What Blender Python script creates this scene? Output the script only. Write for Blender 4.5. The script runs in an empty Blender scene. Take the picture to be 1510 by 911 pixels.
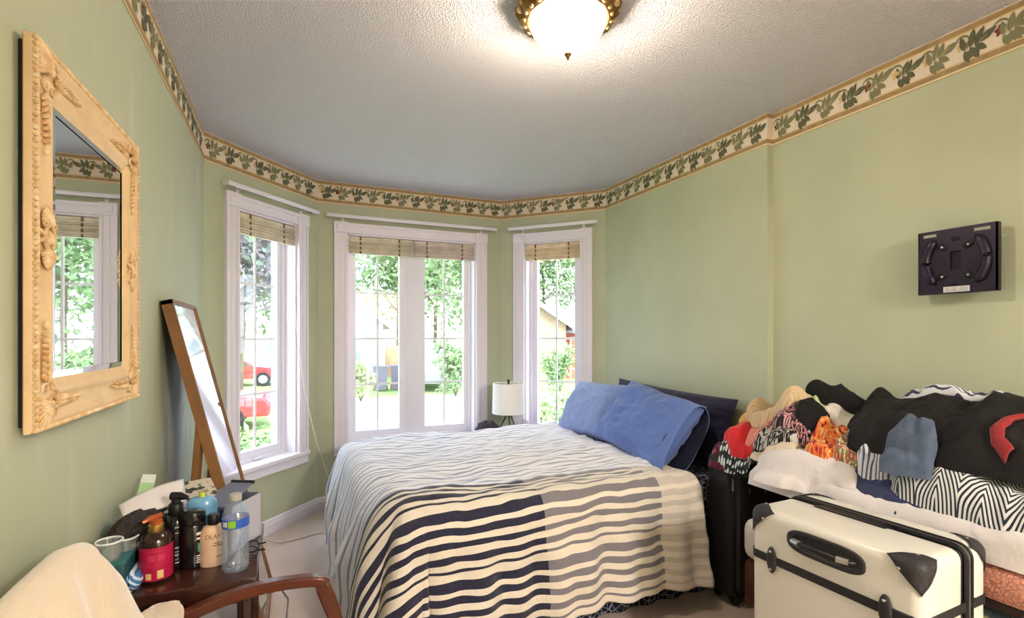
import bpy, bmesh, math, random
import numpy as np
from mathutils import Vector, Matrix, noise

scene = bpy.context.scene
COL = scene.collection
PI = math.pi

# ------------------------------------------------------------------ camera
FPX, HORIZON, CAMH = 745.0, 495.0, 1.288
AX_C, AX_S = 0.9174, 0.3980
YAW = math.atan2(AX_S, AX_C)
cam_data = bpy.data.cameras.new('camera')
cam_data.sensor_width = 36.0
cam_data.lens = FPX / 1510.0 * 36.0
cam_data.shift_y = (HORIZON - 455.5) / 1510.0
cam_data.clip_start = 0.02
cam_data.clip_end = 400
cam = bpy.data.objects.new('camera', cam_data)
cam.location = (0, 0, CAMH)
cam.rotation_euler = (PI / 2, 0, -YAW)
COL.objects.link(cam)
scene.camera = cam

# ------------------------------------------------------------------ world, sun, exposure
world = bpy.data.worlds.new('overcast_sky')
scene.world = world
world.use_nodes = True
bg = world.node_tree.nodes['Background']
bg.inputs['Color'].default_value = (0.79, 0.86, 1.0, 1)
bg.inputs['Strength'].default_value = 2.9
sun_data = bpy.data.lights.new('sun', 'SUN')
sun_data.energy = 2.2
sun_data.angle = math.radians(12)
sun_data.color = (1.0, 0.95, 0.86)
sun = bpy.data.objects.new('sun', sun_data)
sun.rotation_euler = (math.radians(42), 0, math.radians(-25))
COL.objects.link(sun)
LAMP_POWER = 11.0
LAMP_COLOR = (1.0, 0.88, 0.74)
FILL_POWER = 85.0
vs = scene.view_settings
vs.view_transform = 'Standard'
vs.look = 'None'
vs.exposure = 1.55
vs.gamma = 1.0
vs.use_curve_mapping = False

# ------------------------------------------------------------------ helpers
def lin(c):
    out = []
    for v in c[:3]:
        v = v / 255.0
        out.append(v / 12.92 if v <= 0.04045 else ((v + 0.055) / 1.055) ** 2.4)
    return (out[0], out[1], out[2], 1.0)

def nz(x, y, z=0.0):
    return noise.noise(Vector((x, y, z)))

class MB:
    """collects geometry of one mesh"""
    def __init__(s):
        s.v, s.f, s.mi, s.uv = [], [], [], {}
    def add(s, verts, faces, mi=0, uvs=None):
        o = len(s.v)
        s.v.extend([tuple(p) for p in verts])
        for f in faces:
            s.f.append(tuple(i + o for i in f)); s.mi.append(mi)
        if uvs:
            for i, u in enumerate(uvs): s.uv[o + i] = u
        return o
    def box(s, x0, x1, y0, y1, z0, z1, mi=0):
        v = [(x, y, z) for z in (z0, z1) for y in (y0, y1) for x in (x0, x1)]
        s.add(v, [(0, 2, 3, 1), (4, 5, 7, 6), (0, 1, 5, 4), (2, 6, 7, 3), (0, 4, 6, 2), (1, 3, 7, 5)], mi)
        return s
    def rbox(s, x0, x1, y0, y1, z0, z1, r=0.005, seg=2, mi=0, M=None):
        bm = bmesh.new()
        bmesh.ops.create_cube(bm, size=1.0)
        for v in bm.verts:
            v.co = Vector((x0 + (v.co.x + .5) * (x1 - x0), y0 + (v.co.y + .5) * (y1 - y0), z0 + (v.co.z + .5) * (z1 - z0)))
        r = min(r, .49 * min(x1 - x0, y1 - y0, z1 - z0))
        bmesh.ops.bevel(bm, geom=list(bm.edges), offset=r, segments=seg, profile=0.5, affect='EDGES')
        s.from_bm(bm, mi, M)
        return s
    def from_bm(s, bm, mi=0, M=None):
        bm.verts.index_update()
        vs_ = [(M @ v.co) if M else v.co.copy() for v in bm.verts]
        s.add(vs_, [tuple(v.index for v in f.verts) for f in bm.faces], mi)
        bm.free()
    def quad(s, a, b, c, d, mi=0):
        s.add([a, b, c, d], [(0, 1, 2, 3)], mi)
    def prism(s, pts, axis, a, b, mi=0):
        """polygon pts (2D) extruded along axis from a to b"""
        n = len(pts)
        def p3(p, t):
            return (t, p[0], p[1]) if axis == 'x' else ((p[0], t, p[1]) if axis == 'y' else (p[0], p[1], t))
        v = [p3(p, a) for p in pts] + [p3(p, b) for p in pts]
        f = [tuple(range(n)), tuple(range(2 * n - 1, n - 1, -1))]
        f += [((i + 1) % n, i, n + i, n + (i + 1) % n) for i in range(n)]
        s.add(v, f, mi)
        return s
    def tube(s, pts, rad, n=8, mi=0, flat=1.0, up=(0, 0, 1), cap=True, uvs=False, rot=0.0):
        pts = [Vector(p) for p in pts]
        m = len(pts)
        if not hasattr(rad, '__len__'): rad = [rad] * m
        vv, ff, uu = [], [], []
        upv = Vector(up); L = 0
        for i, p in enumerate(pts):
            t = (pts[min(i + 1, m - 1)] - pts[max(i - 1, 0)]).normalized()
            if i: L += (p - pts[i - 1]).length
            a = t.cross(upv)
            if a.length < 1e-3: a = t.cross(Vector((0, 1, 0.01)))
            if a.length < 1e-3: a = t.cross(Vector((1, 0, 0)))
            a.normalize(); b = a.cross(t).normalized()
            for k in range(n):
                th = 2 * PI * k / n + rot
                vv.append(p + a * math.cos(th) * rad[i] + b * math.sin(th) * rad[i] * flat)
                uu.append((L, k / n))
        for i in range(m - 1):
            for k in range(n):
                k2 = (k + 1) % n
                ff.append((i * n + k, i * n + k2, (i + 1) * n + k2, (i + 1) * n + k))
        if cap:
            ff.append(tuple(range(n - 1, -1, -1))); ff.append(tuple(range((m - 1) * n, m * n)))
        s.add(vv, ff, mi, uu if uvs else None)
        return s
    def lathe(s, prof, n=24, c=(0, 0, 0), mi=0, sx=1.0, sy=1.0, wob=None):
        vv, ff = [], []
        m = len(prof)
        for i, (r, z) in enumerate(prof):
            for k in range(n):
                th = 2 * PI * k / n
                rr = r * (wob(th, i) if wob else 1.0)
                vv.append((c[0] + rr * math.cos(th) * sx, c[1] + rr * math.sin(th) * sy, c[2] + z))
        for i in range(m - 1):
            for k in range(n):
                k2 = (k + 1) % n
                ff.append((i * n + k, i * n + k2, (i + 1) * n + k2, (i + 1) * n + k))
        ff.append(tuple(range(n - 1, -1, -1))); ff.append(tuple(range((m - 1) * n, m * n)))
        s.add(vv, ff, mi)
        return s
    def blob(s, c, r, M=None, mi=0, nu=8, nv=6):
        vv, ff = [], []
        for j in range(nv + 1):
            ph = PI * j / nv
            for i in range(nu):
                th = 2 * PI * i / nu
                p = Vector((r[0] * math.sin(ph) * math.cos(th), r[1] * math.sin(ph) * math.sin(th), r[2] * math.cos(ph)))
                if M: p = M @ p
                vv.append(Vector(c) + p)
        for j in range(nv):
            for i in range(nu):
                ff.append((j * nu + i, (j + 1) * nu + i, (j + 1) * nu + (i + 1) % nu, j * nu + (i + 1) % nu))
        s.add(vv, ff, mi)
        return s
    def grid(s, fn, nu, nv, mi=0, uv=None, close_u=False):
        vv, ff, uu = [], [], []
        for j in range(nv + 1):
            for i in range(nu + (0 if close_u else 1)):
                u, v = i / nu, j / nv
                vv.append(fn(u, v)); uu.append(uv(u, v) if uv else (u, v))
        w = nu if close_u else nu + 1
        for j in range(nv):
            for i in range(nu):
                i2 = (i + 1) % w
                ff.append((j * w + i, j * w + i2, (j + 1) * w + i2, (j + 1) * w + i))
        s.add(vv, ff, mi, uu)
        return s

def chain_matrix(o):
    M = Matrix.Identity(4)
    while o is not None:
        M = o.matrix_basis @ M
        o = o.parent
    return M

def obj(name, mb, mats, parent=None, smooth=40, local=False, recalc=True):
    """one mesh object; geometry in world coordinates unless local=True (then in the parent's frame)"""
    me = bpy.data.meshes.new(name)
    vv = mb.v
    if parent is not None and not local:
        Mi = chain_matrix(parent).inverted()
        vv = [tuple(Mi @ Vector(p)) for p in vv]
    me.from_pydata([tuple(p) for p in vv], [], mb.f)
    if not isinstance(mats, (list, tuple)): mats = [mats]
    for m in mats: me.materials.append(m)
    if len(mats) > 1:
        me.polygons.foreach_set('material_index', mb.mi)
    if mb.uv:
        lay = me.uv_layers.new(name='UVMap')
        for lp in me.loops:
            lay.data[lp.index].uv = mb.uv.get(lp.vertex_index, (0, 0))
    if recalc:
        bm = bmesh.new(); bm.from_mesh(me)
        bmesh.ops.recalc_face_normals(bm, faces=bm.faces)
        bm.to_mesh(me); bm.free()
    if smooth:
        me.polygons.foreach_set('use_smooth', [True] * len(me.polygons))
        me.set_sharp_from_angle(angle=math.radians(smooth))
    o = bpy.data.objects.new(name, me)
    COL.objects.link(o)
    if parent is not None: o.parent = parent
    return o

def tag(o, label=None, cat=None, group=None, kind=None):
    if label: o['label'] = label
    if cat: o['category'] = cat
    if group: o['group'] = group
    if kind: o['kind'] = kind
    return o

def thing(name, label, cat, loc=(0, 0, 0), rotz=0.0, group=None, kind=None):
    o = bpy.data.objects.new(name, None)
    o.empty_display_size = 0.05
    o.location = loc
    o.rotation_euler = (0, 0, rotz)
    o.matrix_basis = Matrix.Translation(Vector(loc)) @ Matrix.Rotation(rotz, 4, 'Z')
    COL.objects.link(o)
    return tag(o, label, cat, group, kind)

def copy_tree(o, parent=None):
    c = o.copy(); COL.objects.link(c)
    c.parent = parent
    for ch in [q for q in bpy.data.objects if q.parent == o]:
        copy_tree(ch, c)
    return c

# ------------------------------------------------------------------ materials
def mat(name, col, rough=0.6, metal=0.0, bump=None, var=None, spec=0.5, sheen=0.0, coat=0.0, trans=0.0, ior=1.45):
    """col sRGB 0..255; bump=(scale,strength,detail); var=(scale,amount or other colour)"""
    m = bpy.data.materials.new(name)
    m.use_nodes = True
    nt = m.node_tree
    b = nt.nodes['Principled BSDF']
    b.inputs['Base Color'].default_value = lin(col)
    b.inputs['Roughness'].default_value = rough
    b.inputs['Metallic'].default_value = metal
    b.inputs['Specular IOR Level'].default_value = spec
    b.inputs['Sheen Weight'].default_value = sheen
    b.inputs['Coat Weight'].default_value = coat
    b.inputs['Transmission Weight'].default_value = trans
    b.inputs['IOR'].default_value = ior
    tc = nt.nodes.new('ShaderNodeTexCoord')
    if var:
        n = nt.nodes.new('ShaderNodeTexNoise')
        n.inputs['Scale'].default_value = var[0]
        n.inputs['Detail'].default_value = 5
        nt.links.new(tc.outputs['Object'], n.inputs['Vector'])
        r = nt.nodes.new('ShaderNodeValToRGB')
        c2 = var[1]
        if not hasattr(c2, '__len__'):
            c2 = tuple(max(0, min(255, q * (1 + c2))) for q in col)
        r.color_ramp.elements[0].position = 0.35; r.color_ramp.elements[0].color = lin(col)
        r.color_ramp.elements[1].position = 0.68; r.color_ramp.elements[1].color = lin(c2)
        nt.links.new(n.outputs['Fac'], r.inputs['Fac'])
        nt.links.new(r.outputs['Color'], b.inputs['Base Color'])
    if bump:
        n = nt.nodes.new('ShaderNodeTexNoise')
        n.inputs['Scale'].default_value = bump[0]
        n.inputs['Detail'].default_value = bump[2] if len(bump) > 2 else 3
        nt.links.new(tc.outputs['Object'], n.inputs['Vector'])
        bp = nt.nodes.new('ShaderNodeBump')
        bp.inputs['Strength'].default_value = bump[1]
        bp.inputs['Distance'].default_value = bump[3] if len(bump) > 3 else 0.01
        nt.links.new(n.outputs['Fac'], bp.inputs['Height'])
        nt.links.new(bp.outputs['Normal'], b.inputs['Normal'])
    return m

class NG:
    """tiny helper to write node maths"""
    def __init__(s, m):
        s.nt = m.node_tree; s.b = s.nt.nodes['Principled BSDF']
    def node(s, t, **kw):
        n = s.nt.nodes.new(t)
        for k, v in kw.items(): setattr(n, k, v)
        return n
    def link(s, a, b): s.nt.links.new(a, b)
    def math(s, op, a, b=None, c=None):
        n = s.node('ShaderNodeMath', operation=op)
        for i, q in enumerate((a, b, c)):
            if q is None: continue
            if isinstance(q, (int, float)): n.inputs[i].default_value = q
            else: s.link(q, n.inputs[i])
        return n.outputs[0]
    def uv(s):
        n = s.node('ShaderNodeUVMap'); x = s.node('ShaderNodeSeparateXYZ')
        s.link(n.outputs['UV'], x.inputs[0]); s.uvvec = n.outputs['UV']
        return x.outputs[0], x.outputs[1]
    def objco(s):
        n = s.node('ShaderNodeTexCoord'); x = s.node('ShaderNodeSeparateXYZ')
        s.link(n.outputs['Object'], x.inputs[0]); s.ovec = n.outputs['Object']
        return x.outputs
    def ramp(s, fac, stops, const=True):
        r = s.node('ShaderNodeValToRGB')
        cr = r.color_ramp
        cr.interpolation = 'CONSTANT' if const else 'LINEAR'
        while len(cr.elements) < len(stops): cr.elements.new(0.5)
        for e, (p, c) in zip(cr.elements, stops):
            e.position = p
        for e, (p, c) in zip(cr.elements, stops):
            e.color = c if len(c) == 4 else lin(c)
        s.link(fac, r.inputs[0])
        return r.outputs[0]
    def mix(s, fac, a, b):
        n = s.node('ShaderNodeMix', data_type='RGBA')
        for sock, q in ((n.inputs[0], fac), (n.inputs[6], a), (n.inputs[7], b)):
            if isinstance(q, (int, float)): sock.default_value = q
            elif isinstance(q, tuple): sock.default_value = lin(q)
            else: s.link(q, sock)
        return n.outputs[2]
    def noise(s, scale, detail=3, vec=None, dist=0.0):
        n = s.node('ShaderNodeTexNoise')
        n.inputs['Scale'].default_value = scale; n.inputs['Detail'].default_value = detail
        n.inputs['Distortion'].default_value = dist
        if vec is not None: s.link(vec, n.inputs['Vector'])
        return n.outputs['Fac']
    def voronoi(s, scale, vec, feature='F1', out='Distance', rnd=1.0):
        n = s.node('ShaderNodeTexVoronoi', feature=feature)
        n.inputs['Scale'].default_value = scale
        n.inputs['Randomness'].default_value = rnd
        s.link(vec, n.inputs['Vector'])
        return n.outputs[out]
    def color(s, c): s.link(c, s.b.inputs['Base Color'])
    def bump(s, h, strength=0.4, dist=0.005):
        n = s.node('ShaderNodeBump')
        n.inputs['Strength'].default_value = strength; n.inputs['Distance'].default_value = dist
        s.link(h, n.inputs['Height']); s.link(n.outputs['Normal'], s.b.inputs['Normal'])

# walls: sage green paint with faint lighter roller patches
m_wall = mat('sage_paint', (178, 183, 156), 0.62, bump=(90, 0.12, 4, .002), var=(2.2, 0.05))
m_ceiling = mat('popcorn_ceiling', (238, 235, 242), 0.95)
g = NG(m_ceiling); g.objco()
v1 = g.voronoi(210, g.ovec); n1 = g.noise(100, 5, g.ovec)
g.bump(g.math('ADD', g.math('MULTIPLY', v1, 0.8), g.math('MULTIPLY', n1, 1.6)), 1.0, 0.012)
m_carpet = mat('beige_carpet', (196, 172, 160), 0.95, sheen=0.3)
g = NG(m_carpet); g.objco()
g.color(g.mix(g.math('MULTIPLY', g.noise(3.0, 6, g.ovec), 0.9), (238, 218, 208), (214, 186, 170)))
g.bump(g.noise(260, 4, g.ovec), 0.9, 0.01)
m_white = mat('white_trim_paint', (230, 224, 234), 0.42, bump=(40, 0.05))
m_vinyl = mat('white_window_vinyl', (230, 228, 238), 0.35)
m_muntin = mat('grey_white_muntin', (236, 238, 240), 0.4)
m_cream = mat('cream_border_paper', (222, 208, 190), 0.75, var=(6, 0.04))
m_gold = mat('brown_border_band', (150, 124, 86), 0.7, var=(30, 0.18))
m_goldl = mat('pale_border_line', (216, 186, 128), 0.7)
m_leafd = mat('dark_leaf_print', (98, 98, 74), 0.8)
m_leafm = mat('olive_leaf_print', (128, 126, 94), 0.8)
m_leafl = mat('pale_leaf_print', (164, 156, 116), 0.8)
m_fly = mat('yellow_flower_print', (214, 182, 124), 0.8)
m_flr = mat('maroon_flower_print', (122, 56, 52), 0.8)
m_black = mat('black_plastic', (22, 20, 24), 0.42)
m_steel = mat('brushed_steel', (190, 190, 190), 0.3, 1.0)
m_mirror = mat('mirror_silver', (236, 240, 240), 0.015, 1.0)
m_glass = bpy.data.materials.new('window_glass')
m_glass.use_nodes = True
nt = m_glass.node_tree
for n in list(nt.nodes):
    if n.type != 'OUTPUT_MATERIAL': nt.nodes.remove(n)
tr = nt.nodes.new('ShaderNodeBsdfTransparent'); tr.inputs[0].default_value = (0.96, 0.98, 0.97, 1)
gl = nt.nodes.new('ShaderNodeBsdfGlossy'); gl.inputs['Roughness'].default_value = 0.02
mx = nt.nodes.new('ShaderNodeMixShader'); mx.inputs[0].default_value = 0.05
nt.links.new(tr.outputs[0], mx.inputs[1]); nt.links.new(gl.outputs[0], mx.inputs[2])
nt.links.new(mx.outputs[0], nt.nodes['Material Output'].inputs[0])

# ------------------------------------------------------------------ room shell
H = 2.44
C0, C1, C2, C3 = (-.46, 3.30), (.17, 4.0), (1.63, 4.0), (2.25, 3.345)
XL, XR, XR2, YJ, YB = -.46, 2.25, 2.292, 1.87, -1.15
T = 0.16
poly = [(XL, YB), (XR2, YB), (XR2, YJ), (XR, YJ), C3, C2, C1, C0]
def expanded(p, e):
    cx, cy = 0.9, 1.5
    return [(x + e * (1 if x > cx else -1), y + e * (1 if y > cy else -1)) for x, y in p]
mb = MB(); mb.prism([(XL - .3, YB - .3), (XR2 + .3, YB - .3), (XR2 + .3, 3.5), (C2[0] + .2, 4.25), (C1[0] - .2, 4.25), (XL - .3, 3.5)], 'z', -0.12, 0.0)
tag(obj('floor', mb, m_carpet, smooth=0), 'beige carpeted bedroom floor', None, kind='structure')
mb = MB(); mb.prism([(XL - .3, YB - .3), (XR2 + .3, YB - .3), (XR2 + .3, 3.5), (C2[0] + .2, 4.25), (C1[0] - .2, 4.25), (XL - .3, 3.5)], 'z', H, H + 0.12)
tag(obj('ceiling', mb, m_ceiling, smooth=0), 'white popcorn textured bedroom ceiling', None, kind='structure')

def frame_of(A, B):
    return math.atan2(B[1] - A[1], B[0] - A[0]), math.dist(A, B)
def wall(name, label, A, B, opening=None, e0=.12, e1=.12):
    rz, L = frame_of(A, B)
    o = MB()
    if opening:
        s0, s1, z0, z1 = opening
        z0 -= .035
        o.box(-e0, s0, 0, T, 0, H); o.box(s1, L + e1, 0, T, 0, H)
        o.box(s0, s1, 0, T, 0, z0); o.box(s0, s1, 0, T, z1, H)
    else:
        o.box(-e0, L + e1, 0, T, 0, H)
    w = obj(name, o, m_wall, smooth=0)
    w.location = (A[0], A[1], 0); w.rotation_euler = (0, 0, rz)
    return tag(w, label, None, kind='structure')
OPL = (.225, .722, .475, 2.062)
OPC = (.207, 1.233, .475, 2.062)
OPR = (.222, .705, .475, 2.062)
wl = wall('wall_left', 'sage green left wall with faint scuffs', (XL, YB), C0)
m_scuff = mat('scuffed_sage_paint', (178, 183, 156), 0.62)
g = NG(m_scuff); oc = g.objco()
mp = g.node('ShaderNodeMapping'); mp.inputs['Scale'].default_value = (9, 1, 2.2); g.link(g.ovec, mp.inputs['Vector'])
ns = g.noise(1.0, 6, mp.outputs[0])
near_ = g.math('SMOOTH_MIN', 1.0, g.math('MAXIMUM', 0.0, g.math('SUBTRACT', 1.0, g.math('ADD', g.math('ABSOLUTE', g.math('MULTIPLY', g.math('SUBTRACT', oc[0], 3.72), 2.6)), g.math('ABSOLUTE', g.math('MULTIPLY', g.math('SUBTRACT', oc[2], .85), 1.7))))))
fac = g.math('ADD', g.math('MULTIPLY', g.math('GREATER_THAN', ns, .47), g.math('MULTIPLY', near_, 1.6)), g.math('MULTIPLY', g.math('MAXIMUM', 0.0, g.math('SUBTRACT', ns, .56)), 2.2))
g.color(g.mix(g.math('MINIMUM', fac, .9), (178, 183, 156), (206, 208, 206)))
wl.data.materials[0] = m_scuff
wall('wall_bay_left', 'sage green angled bay wall nearest the gold mirror', C0, C1, OPL)
wall('wall_bay_centre', 'sage green middle bay wall behind the bed', C1, C2, OPC)
wall('wall_bay_right', 'sage green angled bay wall behind the lamp', C2, C3, OPR)
wall('wall_right', 'sage green right wall behind the pillows', C3, (XR, YJ), e1=0)
wall('wall_right_recess', 'sage green recessed right wall with the television bracket', (XR2, YJ), (XR2, YB), e0=.0)
# unseen rear wall; doorway widened to let in the added fill light
rz, L = frame_of((XR2, YB), (XL, YB))
mb = MB(); mb.box(-.12, .35, 0, T, 0, H); mb.box(1.65, L + .12, 0, T, 0, H); mb.box(.35, 1.65, 0, T, 2.1, H)
w = obj('wall_back', mb, m_wall, smooth=0); w.location = (XR2, YB, 0); w.rotation_euler = (0, 0, rz)
tag(w, 'sage green back wall with a doorway behind the viewer', None, kind='structure')
mb = MB(); mb.box(.5, 2.1, YB - 1.5, YB - T, -.12, 0); mb.box(.5, 2.1, YB - 1.5, YB - T, H, H + .1)
mb.box(.4, .5, YB - 1.5, YB - T, 0, H); mb.box(2.1, 2.2, YB - 1.5, YB - T, 0, H); mb.box(.4, 2.2, YB - 1.6, YB - 1.5, 0, H)
tag(obj('wall_added_hall', mb, mat('added_hall_paint', (222, 214, 200), .7), smooth=0), 'cream added hallway around the fill lamp beyond the doorway', None, kind='structure')  # hallway is added, out of view, to hold the fill lamp

# baseboards
def baseboard(name, A, B, label, c0=0.0, c1=0.0):
    rz, L = frame_of(A, B)
    o = MB()
    pr = [(0, 0), (-.016, 0), (-.016, .062), (-.012, .072), (-.010, .086), (-.004, .094), (0, .094)]
    o.prism(pr, 'x', 0 - c0, L + c1)
    b = obj(name, o, m_white, smooth=0)
    b.location = (A[0], A[1], 0); b.rotation_euler = (0, 0, rz)
    tag(b, label, None, kind='structure')
baseboard('baseboard_left', (XL, YB), C0, 'white baseboard along the left wall')
baseboard('baseboard_bay_left', C0, C1, 'white baseboard below the left bay window')
baseboard('baseboard_bay_centre', C1, C2, 'white baseboard below the middle bay window')
baseboard('baseboard_bay_right', C2, C3, 'white baseboard below the right bay window')
baseboard('baseboard_right', C3, (XR, YJ), 'white baseboard behind the bed head')
baseboard('baseboard_right_recess', (XR2, YJ), (XR2, YB), 'white baseboard along the recessed right wall')

# ------------------------------------------------------------------ wallpaper border with printed oak-leaf vine
BH = 0.165
LOB = [0]
def lobe(mb, base, ang, ln, wd, y, mi):
    ca, sa = math.cos(ang), math.sin(ang)
    prof = [(0, 0), (.22, .75), (.5, 1), (.78, .62), (1, 0), (.78, -.62), (.5, -1), (.22, -.75)]
    pts = []
    for t, w in prof:
        px, pz = t * ln, w * wd * .5
        pts.append((base[0] + px * ca - pz * sa, y, base[1] + px * sa + pz * ca))
    LOB[0] = (LOB[0] + 1) % 23
    pts = [(p[0], p[1] - LOB[0] * .000035, p[2]) for p in pts]
    mb.add(pts, [tuple(range(8))], mi)
def vine_motif(mb, s, zc, k, L):
    """one leaf cluster ~0.13 long, running right and up or down"""
    up = 1 if k % 2 == 0 else -1
    y0 = -.0022 - .0002 * (k % 3)
    r = random.Random(k * 7 + 3)
    dark = 0 if k % 2 == 0 else 1
    # stem arc over the flower
    arc = []
    for i in range(9):
        th = PI * (1.0 - i / 8.0)
        arc.append((s + .022 + .024 * math.cos(th), zc + .010 + .020 * math.sin(th)))
    for i in range(8):
        (ax, az), (bx, bz) = arc[i], arc[i + 1]
        w = .0035
        mb.add([(ax, y0, az - w), (bx, y0, bz - w), (bx, y0, bz + w), (ax, y0, az + w)], [(0, 1, 2, 3)], 1)
    fm = 4 if k % 4 == 1 else 3
    for a in range(5):
        lobe(mb, (s + .020, zc + .002), a * 2 * PI / 5 + .4, .017, .012, y0 - .0003, fm)
    # leaf: mid rib from s+.03 to s+.115 tilted up
    ang0 = 0.30 + .1 * r.uniform(-1, 1)
    bx, bz = s + .030, zc - .014
    for t, da, ln, wd in ((.0, 1.5, .034, .018), (.0, -1.35, .030, .018), (.25, 1.0, .042, .019), (.25, -1.0, .036, .018),
                          (.5, .75, .040, .018), (.5, -.8, .034, .017), (.7, .1, .050, .020)):
        q = (bx + .06 * t * math.cos(ang0), bz + .06 * t * math.sin(ang0))
        lobe(mb, q, ang0 + da + .15 * r.uniform(-1, 1), ln * 1.2 * r.uniform(.9, 1.1), wd * 1.12, y0 - .0005, dark)
    for t, da, ln, wd in ((.1, 1.2, .024, .007), (.3, .85, .030, .007), (.5, .1, .044, .008), (.3, -.9, .024, .006)):
        q = (bx + .06 * t * math.cos(ang0), bz + .06 * t * math.sin(ang0))
        lobe(mb, q, ang0 + da, ln, wd, y0 - .0008, 2 if dark else 1)
    # dark lower leaves
    for a in (-.5, -1.1, -1.9, -2.5):
        lobe(mb, (s + .052, zc - .018), a, .026, .017, y0 - .0010, dark)
tn = [0]
def border(A, B, label, phase=0):
    tn[0] += 1
    rz, L = frame_of(A, B)
    root = thing('trim_%d' % tn[0], label, None, (A[0], A[1], 0), rz, kind='structure')
    o = MB(); o.box(0, L, -.0012, 0, H - BH, H)
    obj('border_paper', o, m_cream, root, 0, True)
    o = MB()
    o.box(0, L, -.0020, 0, H - .024, H - .004, 0); o.box(0, L, -.0020, 0, H - BH + .010, H - BH + .030, 0)
    o.box(0, L, -.0022, 0, H - .030, H - .025, 1); o.box(0, L, -.0022, 0, H - BH, H - BH + .005, 1)
    o.box(0, L, -.0022, 0, H - BH + .032, H - BH + .036, 1)
    obj('border_band', o, [m_gold, m_goldl], root, 0, True)
    o = MB(); k = phase; s_ = .004
    while s_ < L - .11:
        vine_motif(o, s_, H - BH * .47, k, L); s_ += .112; k += 1
    o.v = [(p[0], p[1], H - BH * .47 + (p[2] - H + BH * .47) * 1.32) for p in o.v]
    if o.v:
        e = obj('vine_print', o, [m_leafd, m_leafm, m_leafl, m_fly, m_flr], root, 0, True, recalc=False)
        e['kind'] = 'stuff'
    return root
border((XL, YB), C0, 'leafy wallpaper border along the top of the left wall')
border(C0, C1, 'leafy wallpaper border above the left bay window', 1)
border(C1, C2, 'leafy wallpaper border above the middle bay window', 0)
border(C2, C3, 'leafy wallpaper border above the right bay window', 1)
border(C3, (XR, YJ), 'leafy wallpaper border above the pillows on the right wall', 0)
border((XR2, YJ), (XR2, YB), 'leafy wallpaper border above the television bracket', 1)
# small return of the jog
mb = MB(); mb.box(XR, XR2, YJ - .0012, YJ, H - BH, H)
root = thing('trim_7', 'short border return on the wall jog', None, (XR, YJ, 0), 0, kind='structure')
obj('border_paper', mb, m_cream, root, 0)
mb = MB(); mb.box(XR, XR2, YJ - .002, YJ, H - .024, H - .004); mb.box(XR, XR2, YJ - .002, YJ, H - BH + .010, H - BH + .030)
obj('border_band', mb, m_gold, root, 0)

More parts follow.
